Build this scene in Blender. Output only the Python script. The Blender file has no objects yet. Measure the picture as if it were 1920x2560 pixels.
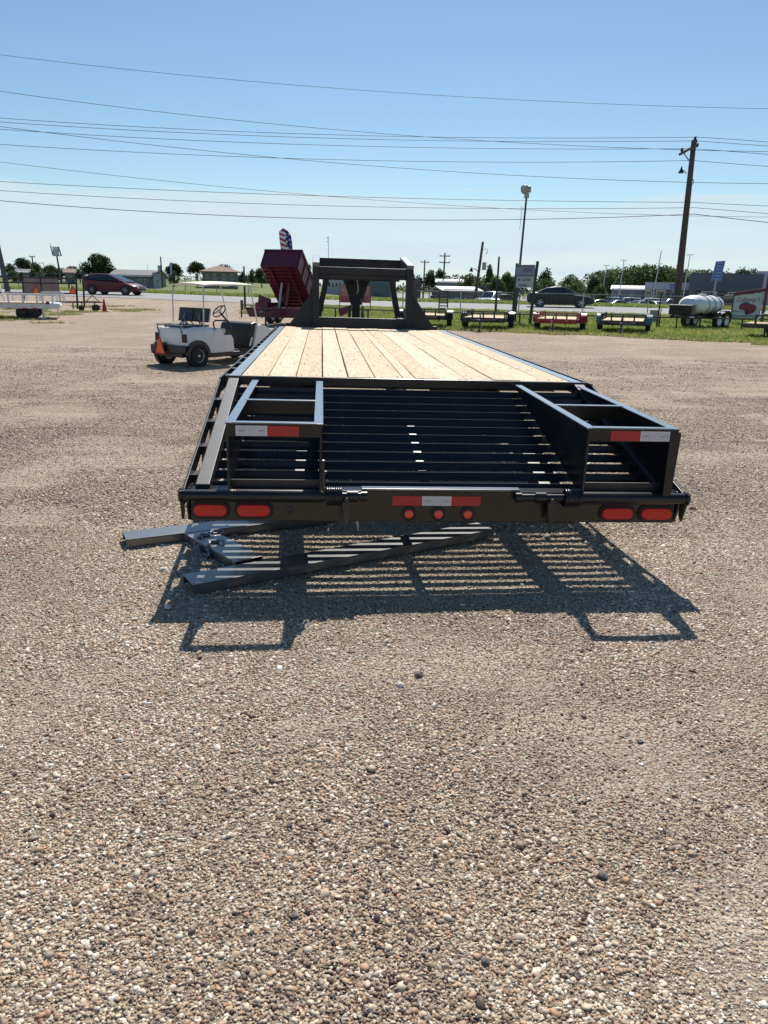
import bpy, math, random
import numpy as np
from mathutils import Vector, Matrix, noise as mnoise
R = math.radians
S = bpy.context.scene
COL = S.collection
random.seed(7); RNG = np.random.default_rng(11)

# ---------------------------------------------------------------- camera
CAMP = Vector((-.5932, -3.725, 1.4913)); PITCH, YAW, ROLL = R(16.4036), R(4.7621), R(1.1951); FPX = 1915.0
FW = Vector((math.sin(YAW)*math.cos(PITCH), math.cos(YAW)*math.cos(PITCH), -math.sin(PITCH)))
RT = Vector((math.cos(YAW), -math.sin(YAW), 0)); UP = RT.cross(FW)
cr, sr = math.cos(ROLL), math.sin(ROLL)
CR = RT*cr + UP*sr; CU = -RT*sr + UP*cr
cam = bpy.data.cameras.new('camera'); camo = bpy.data.objects.new('camera', cam); COL.objects.link(camo)
M3 = Matrix((CR, CU, -FW)).transposed(); camo.matrix_world = Matrix.Translation(CAMP) @ M3.to_4x4()
cam.sensor_fit = 'HORIZONTAL'; cam.sensor_width = 36; cam.lens = 36*FPX/1920; cam.clip_start = .05; cam.clip_end = 6000
S.camera = camo
# ---------------------------------------------------------------- sky and sun
SUN_EL, SUN_AZ = 49.0, 10.95
w = bpy.data.worlds.new('World'); S.world = w; w.use_nodes = True
nt = w.node_tree; nt.nodes.clear()
N = nt.nodes.new; Lk = nt.links.new
out = N('ShaderNodeOutputWorld'); bg = N('ShaderNodeBackground'); sky = N('ShaderNodeTexSky')
sky.sky_type = 'NISHITA'; sky.sun_disc = False; sky.sun_elevation = R(SUN_EL); sky.sun_rotation = R(SUN_AZ)
sky.air_density = 1.0; sky.dust_density = 0.25; sky.ozone_density = 3.0; sky.altitude = 150
bg.inputs['Strength'].default_value = 0.075
tc = N('ShaderNodeTexCoord'); sx = N('ShaderNodeSeparateXYZ'); Lk(tc.outputs['Generated'], sx.inputs[0])
mp = N('ShaderNodeMapping'); mp.inputs['Scale'].default_value = (2.2, 2.2, 26); Lk(tc.outputs['Generated'], mp.inputs[0])
ns = N('ShaderNodeTexNoise'); ns.inputs['Scale'].default_value = 2.0; ns.inputs['Detail'].default_value = 9; ns.inputs['Roughness'].default_value = .62
Lk(mp.outputs[0], ns.inputs['Vector'])
hz = N('ShaderNodeMapRange'); hz.inputs['From Min'].default_value = .108; hz.inputs['From Max'].default_value = .094; hz.interpolation_type = 'SMOOTHSTEP'
wob = N('ShaderNodeMath'); wob.operation = 'MULTIPLY_ADD'; wob.inputs[1].default_value = -.09; Lk(ns.outputs['Fac'], wob.inputs[0]); Lk(sx.outputs['Z'], wob.inputs[2])
wo2 = N('ShaderNodeMath'); wo2.operation = 'ADD'; wo2.inputs[1].default_value = .045; Lk(wob.outputs[0], wo2.inputs[0])
Lk(wo2.outputs[0], hz.inputs['Value'])
cm = N('ShaderNodeMath'); cm.operation = 'MULTIPLY'; cm.inputs[1].default_value = .90; cn = N('ShaderNodeMapRange'); cn.inputs['From Min'].default_value = .3; cn.inputs['From Max'].default_value = .7; cn.inputs['To Min'].default_value = .62; cn.inputs['To Max'].default_value = 1.12; Lk(ns.outputs['Fac'], cn.inputs['Value']); ch = N('ShaderNodeMath'); ch.operation = 'MULTIPLY'; Lk(hz.outputs[0], ch.inputs[0]); Lk(cn.outputs[0], ch.inputs[1]); Lk(ch.outputs[0], cm.inputs[0]); cm.use_clamp = True
mx = N('ShaderNodeMix'); mx.data_type = 'RGBA'
mx.inputs['B'].default_value = (6.6, 8.0, 8.8, 1)
Lk(cm.outputs[0], mx.inputs['Factor']); hs = N('ShaderNodeHueSaturation'); hs.inputs['Saturation'].default_value = 1.08; Lk(sky.outputs[0], hs.inputs['Color']); tn_ = N('ShaderNodeMix'); tn_.data_type = 'RGBA'; tn_.blend_type = 'MULTIPLY'; tn_.inputs['Factor'].default_value = 1; tn_.inputs['B'].default_value = (1.0, 1.05, 1.02, 1); Lk(hs.outputs[0], tn_.inputs['A']); Lk(tn_.outputs['Result'], mx.inputs['A'])
Lk(mx.outputs['Result'], bg.inputs['Color']); Lk(bg.outputs[0], out.inputs['Surface'])
sl = bpy.data.lights.new('sun', 'SUN'); sl.energy = 4.6; sl.angle = R(.53); sl.color = (1, .95, .87)
so = bpy.data.objects.new('sun', sl); COL.objects.link(so)
sdir = Vector((math.sin(R(SUN_AZ))*math.cos(R(SUN_EL)), math.cos(R(SUN_AZ))*math.cos(R(SUN_EL)), math.sin(R(SUN_EL))))
so.rotation_euler = sdir.to_track_quat('Z', 'Y').to_euler(); so.location = (0, 0, 30)
S.view_settings.view_transform = 'Standard'; S.view_settings.look = 'None'; S.view_settings.exposure = 0.42
S.view_settings.gamma = 1; S.view_settings.use_curve_mapping = False
S.cycles.max_bounces = 6; S.cycles.diffuse_bounces = 3; S.cycles.glossy_bounces = 3; S.cycles.transparent_max_bounces = 8

# ---------------------------------------------------------------- helpers: place from sight lines, terrain
def sm(a, b, x):
    t = np.clip((x-a)/(b-a), 0, 1); return t*t*(3-2*t)
def T(x, y):
    s = y - (48-.33*x)
    left = sm(0, 20, -x); a = sm(-14, 0, s)
    z = .2*a + .15*sm(0, 14, s) + .2*left*a
    z = z + .0125*np.clip(s-30, 0, 130)*sm(-25, 45, -x)
    z = z - 1.45*sm(22, 47, s)*sm(-10, 12, x-.05*y)
    return z
def ray(px, py):
    X = px-960; Y = py-1280
    return (FW*FPX + CR*X - CU*Y)/FPX
def gz(px, py, z=0.0):
    d = ray(px, py); return CAMP + d*((z-CAMP.z)/d.z)
def ground(px, py):
    z = 0.0
    for _ in range(25):
        p = gz(px, py, z); z = .5*z+.5*float(T(p.x, p.y))
    return Vector((p.x, p.y, z))
def at(px, depth):
    "ground point under image column px (near the horizon) at this camera depth"
    py = 716+(px-960)*.0209
    p = CAMP + ray(px, py)*depth
    return Vector((p.x, p.y, float(T(p.x, p.y))))
def zat(px, py, depth): return (CAMP + ray(px, py)*depth).z
def p3(px, py, depth): return CAMP + ray(px, py)*depth
def bear(p): return -math.atan2(p.x-CAMP.x, p.y-CAMP.y)   # rot z that makes local +Y point away from the viewer

# ---------------------------------------------------------------- materials
def mat(name, col, rough=.5, metal=0.0, spec=.5, coat=0.0, var=0.0, vscale=8.0, bump=0.0, bscale=40.0, emis=None, alpha=1, dirt=None):
    m = bpy.data.materials.new(name); m.use_nodes = True; t = m.node_tree; b = t.nodes['Principled BSDF']
    b.inputs['Base Color'].default_value = (*col, 1); b.inputs['Roughness'].default_value = rough
    b.inputs['Metallic'].default_value = metal; b.inputs['Specular IOR Level'].default_value = spec
    b.inputs['Coat Weight'].default_value = coat; b.inputs['Coat Roughness'].default_value = .08
    if var or dirt:
        c = t.nodes.new('ShaderNodeTexCoord'); n = t.nodes.new('ShaderNodeTexNoise'); n.inputs['Scale'].default_value = vscale
        n.inputs['Detail'].default_value = 6; n.inputs['Roughness'].default_value = .65
        t.links.new(c.outputs['Object'], n.inputs['Vector'])
        mr = t.nodes.new('ShaderNodeMapRange'); mr.inputs['From Min'].default_value = .3; mr.inputs['From Max'].default_value = .7
        t.links.new(n.outputs['Fac'], mr.inputs['Value'])
        mi = t.nodes.new('ShaderNodeMix'); mi.data_type = 'RGBA'
        mi.inputs['A'].default_value = (*[max(0, x*(1-var)) for x in col], 1)
        mi.inputs['B'].default_value = (*(dirt if dirt else [min(1, x*(1+var)) for x in col]), 1)
        if dirt: mr.inputs['From Min'].default_value = .5; mr.inputs['From Max'].default_value = .85
        t.links.new(mr.outputs[0], mi.inputs['Factor']); t.links.new(mi.outputs['Result'], b.inputs['Base Color'])
    if bump:
        c = t.nodes.new('ShaderNodeTexCoord'); n = t.nodes.new('ShaderNodeTexNoise'); n.inputs['Scale'].default_value = bscale; n.inputs['Detail'].default_value = 4
        t.links.new(c.outputs['Object'], n.inputs['Vector'])
        bp = t.nodes.new('ShaderNodeBump'); bp.inputs['Strength'].default_value = bump; bp.inputs['Distance'].default_value = .01
        t.links.new(n.outputs['Fac'], bp.inputs['Height']); t.links.new(bp.outputs[0], b.inputs['Normal'])
    if emis: b.inputs['Emission Color'].default_value = (*emis, 1); b.inputs['Emission Strength'].default_value = 1
    return m
def glassy(name, col, rough=.05): return mat(name, col, rough, spec=.8)
BLK = mat('black_paint', (.009, .010, .012), .3, spec=.40, coat=.08, dirt=(.028, .027, .026), vscale=5, var=.1, bump=.03, bscale=9)
BLKM = mat('black_steel', (.02, .021, .023), .4, spec=.5, dirt=(.06, .055, .05), vscale=7, var=.1)
GRYB = mat('gooseneck_paint', (.018, .021, .028), .45, spec=.3, var=.12, dirt=(.035, .037, .042), vscale=3)
DULL = mat('dull_black_channel', (.028, .032, .038), .42, spec=.45, dirt=(.06, .058, .055), vscale=9)
STEEL = mat('dusty_steel', (.032, .038, .044), .42, spec=1.0, coat=.5, dirt=(.085, .082, .078), vscale=6, bump=.03, bscale=20)
FLG = mat('glossy_flange', (.03, .034, .04), .3, spec=1.0, coat=1.0, dirt=(.07, .07, .07), vscale=12); FLG.node_tree.nodes['Principled BSDF'].inputs['Coat Roughness'].default_value = .22; FLG.node_tree.nodes['Principled BSDF'].inputs['Coat IOR'].default_value = 1.7
ZINC = mat('zinc', (.55, .56, .57), .35, metal=1)
RUB = mat('tyre_rubber', (.018, .018, .019), .75, dirt=(.07, .062, .05), vscale=5)
LENS = mat('red_lens', (.60, .016, .010), .25, spec=.3, coat=.15, bump=.25, bscale=60)
LENSO = mat('orange_lens', (.85, .07, .03), .2, coat=.4)
GASK = mat('gasket', (.012, .012, .012), .6)
TAPW = mat('tape_white', (.62, .62, .66), .4); TAPR = mat('tape_red', (.42, .018, .02), .4, var=.1, vscale=60)
INK = mat('ink', (.03, .03, .04), .6)
WHT = mat('white_paint', (.72, .73, .74), .4, dirt=(.45, .43, .4), vscale=3)
CREAM = mat('cream_plastic', (.78, .74, .64), .45, var=.06)
CARTW = mat('cart_body', (.84, .83, .80), .3, coat=.3, dirt=(.68, .65, .6), vscale=4)
BURG = mat('burgundy_paint', (.098, .014, .03), .42, spec=.5, var=.15, vscale=2)
REDP = mat('red_paint', (.33, .012, .022), .3, coat=.5)
CARR = mat('car_red', (.10, .004, .014), .3, spec=.3, coat=.2)
CARK = mat('car_black', (.008, .009, .014), .3, spec=.3, coat=.12)
CGL = glassy('car_glass', (.012, .015, .018), .04)
CHR = mat('chrome', (.7, .7, .72), .15, metal=1)
ORG = mat('orange_triangle', (1.0, .17, .02), .5); DRED = mat('red_border', (.35, .01, .01), .4)
GREYM = mat('grey_metal', (.3, .32, .34), .45, metal=.6)
WOODP = mat('pole_wood', (.09, .068, .055), .85, var=.3, vscale=5, bump=.3, bscale=30)
WIRE = mat('cable', (.02, .022, .025), .6)
GALV = mat('galvanised', (.42, .44, .46), .45, metal=.7)
CONC = mat('concrete', (.36, .35, .33), .85, var=.15, vscale=3)
SEATC = mat('seat_cream', (.66, .6, .48), .5)

def wood_mat(name, tone, seed):
    m = bpy.data.materials.new(name); m.use_nodes = True; t = m.node_tree; b = t.nodes['Principled BSDF']
    n = t.nodes.new; l = t.links.new
    c = n('ShaderNodeTexCoord'); mp = n('ShaderNodeMapping'); mp.inputs['Location'].default_value = (seed*3.1, seed*7.7, 0); mp.inputs['Scale'].default_value = (1, .09, 1)
    l(c.outputs['Object'], mp.inputs[0])
    g = n('ShaderNodeTexNoise'); g.inputs['Scale'].default_value = 22; g.inputs['Detail'].default_value = 7; g.inputs['Distortion'].default_value = .9; l(mp.outputs[0], g.inputs['Vector'])
    wv = n('ShaderNodeMath'); wv.operation = 'MULTIPLY'; wv.inputs[1].default_value = 34; l(g.outputs['Fac'], wv.inputs[0])
    si = n('ShaderNodeMath'); si.operation = 'SINE'; l(wv.outputs[0], si.inputs[0])
    r = n('ShaderNodeValToRGB'); r.color_ramp.elements[0].color = (*[x*.74 for x in tone], 1); r.color_ramp.elements[1].color = (*tone, 1)
    mr = n('ShaderNodeMapRange'); mr.inputs['From Min'].default_value = -1; l(si.outputs[0], mr.inputs['Value']); l(mr.outputs[0], r.inputs[0])
    # knots
    vp = n('ShaderNodeMapping'); vp.inputs['Scale'].default_value = (5, 2.2, 1); vp.inputs['Location'].default_value = (seed*1.7, seed*2.3, 0); l(c.outputs['Object'], vp.inputs[0])
    v = n('ShaderNodeTexVoronoi'); v.inputs['Scale'].default_value = 1.0; l(vp.outputs[0], v.inputs['Vector'])
    k = n('ShaderNodeMapRange'); k.inputs['From Min'].default_value = .06; k.inputs['From Max'].default_value = .11; l(v.outputs['Distance'], k.inputs['Value'])
    mi = n('ShaderNodeMix'); mi.data_type = 'RGBA'; mi.inputs['A'].default_value = (.30, .15, .06, 1); l(k.outputs[0], mi.inputs['Factor']); l(r.outputs[0], mi.inputs['B'])
    # cross checks (short dark splits across the board)
    cp = n('ShaderNodeMapping'); cp.inputs['Scale'].default_value = (7, 34, 1); cp.inputs['Location'].default_value = (seed*.7, seed*5.1, 0); l(c.outputs['Object'], cp.inputs[0])
    cn = n('ShaderNodeTexNoise'); cn.inputs['Scale'].default_value = 1; cn.inputs['Detail'].default_value = 3; l(cp.outputs[0], cn.inputs['Vector'])
    ck = n('ShaderNodeMapRange'); ck.inputs['From Min'].default_value = .64; ck.inputs['From Max'].default_value = .67; l(cn.outputs['Fac'], ck.inputs['Value'])
    mi2 = n('ShaderNodeMix'); mi2.data_type = 'RGBA'; mi2.inputs['B'].default_value = (.33, .2, .1, 1); l(ck.outputs[0], mi2.inputs['Factor']); l(mi.outputs['Result'], mi2.inputs['A'])
    l(mi2.outputs['Result'], b.inputs['Base Color']); b.inputs['Roughness'].default_value = .75; b.inputs['Specular IOR Level'].default_value = .25
    bp = n('ShaderNodeBump'); bp.inputs['Strength'].default_value = .25; bp.inputs['Distance'].default_value = .004; l(g.outputs['Fac'], bp.inputs['Height']); l(bp.outputs[0], b.inputs['Normal'])
    return m
WOODS = [wood_mat('pine_board_%d' % i, t, i*1.37) for i, t in enumerate([(.68, .52, .34), (.73, .58, .40), (.65, .49, .32), (.75, .60, .43), (.67, .53, .37)])]
PLY = mat('trailer_planks', (.55, .42, .27), .8, var=.15, vscale=6)

# ---------------------------------------------------------------- mesh builder
def frame(d, up=(0, 0, 1)):
    z = Vector(d).normalized(); u = Vector(up)
    x = u.cross(z)
    if x.length < 1e-5: x = Vector((1, 0, 0)).cross(z)
    x.normalize(); return x, z.cross(x), z
class MB:
    def __init__(s): s.v = []; s.f = []; s.m = []
    def add(s, vs, fs, mi=0):
        o = len(s.v); s.v += [tuple(q) for q in vs]; s.f += [tuple(i+o for i in f) for f in fs]; s.m += [mi]*len(fs); return s
    def box(s, c, d, rz=0, mi=0, mtx=None):
        x, y, z = d[0]/2, d[1]/2, d[2]/2
        vs = [Vector((a*x, b*y, e*z)) for e in (-1, 1) for a, b in ((-1, -1), (1, -1), (1, 1), (-1, 1))]
        if mtx is not None: vs = [mtx @ q for q in vs]
        elif rz: m = Matrix.Rotation(rz, 3, 'Z'); vs = [m @ q for q in vs]
        c = Vector(c); return s.add([q+c for q in vs], [(3, 2, 1, 0), (4, 5, 6, 7), (0, 1, 5, 4), (1, 2, 6, 5), (2, 3, 7, 6), (3, 0, 4, 7)], mi)
    def bar(s, a, b, w, h, up=(0, 0, 1), mi=0):
        a, b = Vector(a), Vector(b); x, y, z = frame(b-a, up)
        vs = [p + x*i*w/2 + y*j*h/2 for p in (a, b) for i, j in ((-1, -1), (1, -1), (1, 1), (-1, 1))]
        return s.add(vs, [(3, 2, 1, 0), (4, 5, 6, 7), (0, 1, 5, 4), (1, 2, 6, 5), (2, 3, 7, 6), (3, 0, 4, 7)], mi)
    def cyl(s, a, b, r, r2=None, n=12, mi=0, cap=True):
        a, b = Vector(a), Vector(b); r2 = r if r2 is None else r2; x, y, z = frame(b-a)
        vs = [p + (x*math.cos(2*math.pi*i/n) + y*math.sin(2*math.pi*i/n))*q for p, q in ((a, r), (b, r2)) for i in range(n)]
        fs = [(i, (i+1) % n, n+(i+1) % n, n+i) for i in range(n)]
        if cap: fs += [tuple(range(n))[::-1], tuple(range(n, 2*n))]
        return s.add(vs, fs, mi)
    def tube(s, pts, r, n=6, mi=0, closed=False, cap=True):
        pts = [Vector(p) for p in pts]; vs = []; K = len(pts); px = None
        for i, p in enumerate(pts):
            a = pts[(i-1) % K] if (closed or i > 0) else p; b = pts[(i+1) % K] if (closed or i < K-1) else p
            z = (b-a).normalized()
            if px is None: px, _, _ = frame(z)
            x = (px - z*px.dot(z)).normalized(); px = x; y = z.cross(x); rr = r[i] if isinstance(r, (list, tuple)) else r
            vs += [p + (x*math.cos(2*math.pi*j/n)+y*math.sin(2*math.pi*j/n))*rr for j in range(n)]
        fs = []
        for i in range(K if closed else K-1):
            o, q = i*n, ((i+1) % K)*n
            fs += [(o+j, o+(j+1) % n, q+(j+1) % n, q+j) for j in range(n)]
        if cap and not closed: fs += [tuple(range(n))[::-1], tuple(range((K-1)*n, K*n))]
        return s.add(vs, fs, mi)
    def prism(s, poly, org, ax, ay, depth, mi=0):
        "polygon in the plane (ax, ay) at org, extruded by the vector depth"
        o, ax, ay, dp = Vector(org), Vector(ax), Vector(ay), Vector(depth); n = len(poly)
        A = [o + ax*u + ay*v for u, v in poly]; B = [p+dp for p in A]
        if ax.cross(ay).dot(dp) < 0: A, B = B, A
        return s.add(A+B, [tuple(range(n))[::-1], tuple(range(n, 2*n))] + [(i, (i+1) % n, n+(i+1) % n, n+i) for i in range(n)], mi)
    def loft(s, rings, mi=0, cap=True, closed=True):
        n = len(rings[0]); vs = [p for r in rings for p in r]; fs = []
        for i in range(len(rings)-1):
            for j in range(n if closed else n-1):
                k = (j+1) % n; fs.append((i*n+j, i*n+k, (i+1)*n+k, (i+1)*n+j))
        if cap and closed: fs += [tuple(range(n))[::-1], tuple(range((len(rings)-1)*n, len(rings)*n))]
        return s.add(vs, fs, mi)
    def lathe(s, prof, c, axis, n=20, mi=0):
        "prof: (radius, offset along axis)"
        c = Vector(c); x, y, z = frame(axis); rings = [[c + z*h + (x*math.cos(2*math.pi*i/n)+y*math.sin(2*math.pi*i/n))*max(r, 1e-4) for i in range(n)] for r, h in prof]
        return s.loft(rings, mi)
    def build(s, name, mats, parent=None, smooth=False, bevel=0, loc=None, **tags):
        me = bpy.data.meshes.new(name); me.from_pydata(s.v, [], s.f)
        mats = mats if isinstance(mats, (list, tuple)) else [mats]
        for m in mats: me.materials.append(m)
        if len(mats) > 1: me.polygons.foreach_set('material_index', s.m)
        me.update()
        if smooth: me.polygons.foreach_set('use_smooth', [True]*len(me.polygons)); 
        o = bpy.data.objects.new(name, me); COL.objects.link(o)
        if smooth == 'auto':
            me.set_sharp_from_angle(angle=R(35))
        if parent: o.parent = parent
        if loc: o.location = loc
        if bevel:
            b = o.modifiers.new('b', 'BEVEL'); b.width = bevel; b.segments = 2; b.limit_method = 'ANGLE'; b.harden_normals = False
        for k, v in tags.items(): o[k] = v
        return o
def thing(name, label, cat, loc=(0, 0, 0), rz=0, group=None):
    o = bpy.data.objects.new(name, None); COL.objects.link(o); o.location = loc; o.rotation_euler = (0, 0, rz); o.empty_display_size = .2
    o['label'] = label; o['category'] = cat
    if group: o['group'] = group
    return o
def tag(o, label=None, cat=None, group=None, kind=None):
    for k, v in (('label', label), ('category', cat), ('group', group), ('kind', kind)):
        if v: o[k] = v
    return o
def inst(o, parent, loc=None, rot=None, scale=None):
    c = o.copy(); COL.objects.link(c); c.parent = parent
    if loc is not None: c.location = loc
    if rot is not None: c.rotation_euler = rot
    if scale is not None: c.scale = scale
    return c
def copy_tree(o, parent=None):
    c = o.copy(); COL.objects.link(c); c.parent = parent
    for ch in list(o.children): copy_tree(ch, c)
    return c
def text(name, s, size, m, parent, loc, rot=(R(90), 0, 0), shear=0, ext=.002, sx=1, align='CENTER'):
    cu = bpy.data.curves.new('t', 'FONT'); cu.body = s; cu.size = size; cu.extrude = ext; cu.align_x = align; cu.align_y = 'CENTER'; cu.shear = shear; cu.resolution_u = 3
    to = bpy.data.objects.new('t', cu); COL.objects.link(to)
    me = bpy.data.meshes.new_from_object(to); COL.objects.unlink(to); bpy.data.objects.remove(to)
    me.materials.clear(); me.materials.append(m)
    o = bpy.data.objects.new(name, me); COL.objects.link(o); o.parent = parent; o.location = loc; o.rotation_euler = rot; o.scale = (sx, 1, 1)
    return o

def scribble(name, wd, ht, m, parent, loc, n=6, depth=.006, seed=1):
    "a row of lettering too small to read: irregular stroke groups"
    rr = random.Random(seed); g = MB(); x0, y, z = loc; u = wd/n
    for i in range(n):
        cx = x0-wd/2+u*(i+.5); w_ = u*.62
        for k in range(3):
            if rr.random() < .6: g.box((cx+(-.5+k*.5)*w_, y, z), (u*.14, depth, ht*rr.uniform(.7, 1)))
            if rr.random() < .6: g.box((cx, y-.001, z+(k-1)*ht*.42), (w_, depth, ht*.15))
    return g.build(name, m, parent)
# ================================================================ GROUND
def vnoise(x, y, sc, seed=0):
    x = x*sc+seed*17.3; y = y*sc+seed*9.1; xi = np.floor(x).astype(int); yi = np.floor(y).astype(int); fx = x-xi; fy = y-yi
    def h(a, b):
        n = np.sin(a*127.1+b*311.7+seed*74.7)*43758.5453; return n-np.floor(n)
    fx = fx*fx*(3-2*fx); fy = fy*fy*(3-2*fy)
    return (h(xi, yi)*(1-fx)+h(xi+1, yi)*fx)*(1-fy)+(h(xi, yi+1)*(1-fx)+h(xi+1, yi+1)*fx)*fy
def sand(x, y):
    "0 = loose pebbles, 1 = packed pale sand showing"
    n = .5*vnoise(x, y, .9, 1)+.3*vnoise(x, y, 2.3, 2)+.2*vnoise(x, y, 5.5, 3)
    s = sm(.42, .72, n)*.78
    for cx, cy, r, a in ((.45, -1.55, .42, .95), (.2, -1.1, .35, .8), (.95, -1.35, .3, .8), (1.75, -.25, .45, .9), (1.2, -.9, .3, .6), (-1.3, -1.5, .6, .35), (-2.2, .0, .5, .7), (2.6, .9, .8, .4), (-.9, -2.1, .35, .3)):
        s = np.maximum(s, a*np.exp(-((x-cx)**2+((y-cy)*.9)**2)/(r*r)))
    return np.clip(s*(1-.25*sm(6, 12, y)) + .06*sm(4, 12, y), 0, 1)
def axis_lines(lo, hi, f0, f1, fine, g=1.25):
    a = list(np.arange(f0, f1+1e-6, fine)); st = fine
    while a[-1] < hi: st *= g; a.append(a[-1]+st)
    st = fine
    while a[0] > lo: st *= g; a.insert(0, a[0]-st)
    return np.array(a)
def grid_mesh(name, xs, ys, zf, attrs=None, m=None, mask=None):
    X, Y = np.meshgrid(xs, ys); Z = zf(X, Y); V = np.stack([X.ravel(), Y.ravel(), Z.ravel()], 1); nx, ny = len(xs), len(ys)
    i = np.arange(nx*ny).reshape(ny, nx); F = np.stack([i[:-1, :-1].ravel(), i[:-1, 1:].ravel(), i[1:, 1:].ravel(), i[1:, :-1].ravel()], 1)
    me = bpy.data.meshes.new(name); me.from_pydata(V.tolist(), [], F.tolist()); me.polygons.foreach_set('use_smooth', [True]*len(F))
    if attrs:
        for k, fn in attrs.items():
            a = me.attributes.new(k, 'FLOAT', 'POINT'); a.data.foreach_set('value', fn(X, Y).ravel().astype(np.float32))
    me.materials.append(m); me.update(); o = bpy.data.objects.new(name, me); COL.objects.link(o); o['kind'] = 'structure'
    return o
PEBCOLS = [(.0, (.028, .021, .017)), (.11, (.085, .061, .046)), (.22, (.20, .138, .093)), (.32, (.34, .232, .145)), (.41, (.29, .245, .19)), (.53, (.48, .36, .23)), (.60, (.42, .232, .13)), (.69, (.54, .455, .335)), (.83, (.67, .57, .425)), (1.0, (.84, .79, .69))]
def ramp(t, src, cols):
    r = t.nodes.new('ShaderNodeValToRGB'); e = r.color_ramp.elements
    e[0].position, e[0].color = cols[0][0], (*cols[0][1], 1); e[1].position, e[1].color = cols[-1][0], (*cols[-1][1], 1)
    for p, c in cols[1:-1]: q = e.new(p); q.color = (*c, 1)
    t.links.new(src, r.inputs[0]); return r
def gravel_mat():
    m = bpy.data.materials.new('gravel'); m.use_nodes = True; t = m.node_tree; b = t.nodes['Principled BSDF']; n = t.nodes.new; l = t.links.new
    g = n('ShaderNodeNewGeometry'); V = []
    heights = []; cols = []
    for sc, off in ((78, 0), (125, 5)):
        v = n('ShaderNodeTexVoronoi'); v.inputs['Scale'].default_value = sc; v.inputs['Randomness'].default_value = 1
        mp = n('ShaderNodeMapping'); mp.inputs['Location'].default_value = (off, off*2, 0); mp.inputs['Scale'].default_value = (1, 1, .001); l(g.outputs['Position'], mp.inputs[0]); l(mp.outputs[0], v.inputs['Vector'])
        s = n('ShaderNodeSeparateColor'); l(v.outputs['Color'], s.inputs[0]); r = ramp(t, s.outputs[0], PEBCOLS)
        cols.append(r.outputs[0]); heights.append(v.outputs['Distance'])
    big = n('ShaderNodeTexNoise'); big.inputs['Scale'].default_value = 5; big.inputs['Detail'].default_value = 5; l(g.outputs['Position'], big.inputs['Vector'])
    sel = n('ShaderNodeMapRange'); sel.inputs['From Min'].default_value = .45; sel.inputs['From Max'].default_value = .55; l(big.outputs['Fac'], sel.inputs['Value'])
    mc = n('ShaderNodeMix'); mc.data_type = 'RGBA'; l(sel.outputs[0], mc.inputs['Factor']); l(cols[0], mc.inputs['A']); l(cols[1], mc.inputs['B'])
    mdk = n('ShaderNodeVectorMath'); mdk.operation = 'SCALE'; mdk.inputs['Scale'].default_value = .84; l(mc.outputs['Result'], mdk.inputs[0])
    sa = n('ShaderNodeAttribute'); sa.attribute_name = 'sand'
    fn = n('ShaderNodeTexNoise'); fn.inputs['Scale'].default_value = 90; fn.inputs['Detail'].default_value = 6; l(g.outputs['Position'], fn.inputs['Vector'])
    sandc = ramp(t, fn.outputs['Fac'], [(.3, (.22, .175, .13)), (.5, (.45, .375, .28)), (.72, (.68, .595, .46))])
    sf = n('ShaderNodeMath'); sf.operation = 'MULTIPLY_ADD'; sf.inputs[1].default_value = 1.3; sf.inputs[2].default_value = -.62; l(fn.outputs['Fac'], sf.inputs[0])
    sf2 = n('ShaderNodeMath'); sf2.operation = 'ADD'; sf2.use_clamp = True; l(sf.outputs[0], sf2.inputs[0]); l(sa.outputs['Fac'], sf2.inputs[1])
    ms = n('ShaderNodeMix'); ms.data_type = 'RGBA'; l(sf2.outputs[0], ms.inputs['Factor']); l(mdk.outputs[0], ms.inputs['A']); l(sandc.outputs[0], ms.inputs['B'])
    # wheel tracks: pale compacted streaks and rusty patches
    tm = n('ShaderNodeMapping'); tm.inputs['Rotation'].default_value = (0, 0, R(12)); tm.inputs['Scale'].default_value = (.5, 2.4, 1); l(g.outputs['Position'], tm.inputs[0])
    tn = n('ShaderNodeTexNoise'); tn.inputs['Scale'].default_value = 1; tn.inputs['Detail'].default_value = 10; tn.inputs['Roughness'].default_value = .72; tn.inputs['Distortion'].default_value = .5; l(tm.outputs[0], tn.inputs['Vector'])
    tr = ramp(t, tn.outputs['Fac'], [(.28, (.70, .62, .58)), (.42, (.86, .80, .77)), (.52, (.95, .91, .89)), (.62, (1.04, 1.0, .98)), (.74, (1.3, 1.27, 1.2))])
    ta = n('ShaderNodeAttribute'); ta.attribute_name = 'track'
    mt = n('ShaderNodeMix'); mt.data_type = 'RGBA'; mt.inputs['A'].default_value = (1, 1, 1, 1); l(ta.outputs['Fac'], mt.inputs['Factor']); l(tr.outputs[0], mt.inputs['B'])
    mm = n('ShaderNodeMix'); mm.data_type = 'RGBA'; mm.blend_type = 'MULTIPLY'; mm.inputs['Factor'].default_value = 1; l(ms.outputs['Result'], mm.inputs['A']); l(mt.outputs['Result'], mm.inputs['B'])
    l(mm.outputs['Result'], b.inputs['Base Color']); b.inputs['Roughness'].default_value = .85; b.inputs['Specular IOR Level'].default_value = .25
    inv = n('ShaderNodeMath'); inv.operation = 'MULTIPLY'; inv.inputs[1].default_value = -1; l(heights[0], inv.inputs[0])
    b1 = n('ShaderNodeBump'); b1.inputs['Strength'].default_value = .9; b1.inputs['Distance'].default_value = .012; l(inv.outputs[0], b1.inputs['Height'])
    b2 = n('ShaderNodeBump'); b2.inputs['Strength'].default_value = .8; b2.inputs['Distance'].default_value = .09; l(tn.outputs['Fac'], b2.inputs['Height']); l(b1.outputs[0], b2.inputs['Normal'])
    l(b2.outputs[0], b.inputs['Normal']); return m
GRAVEL = gravel_mat()
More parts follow.
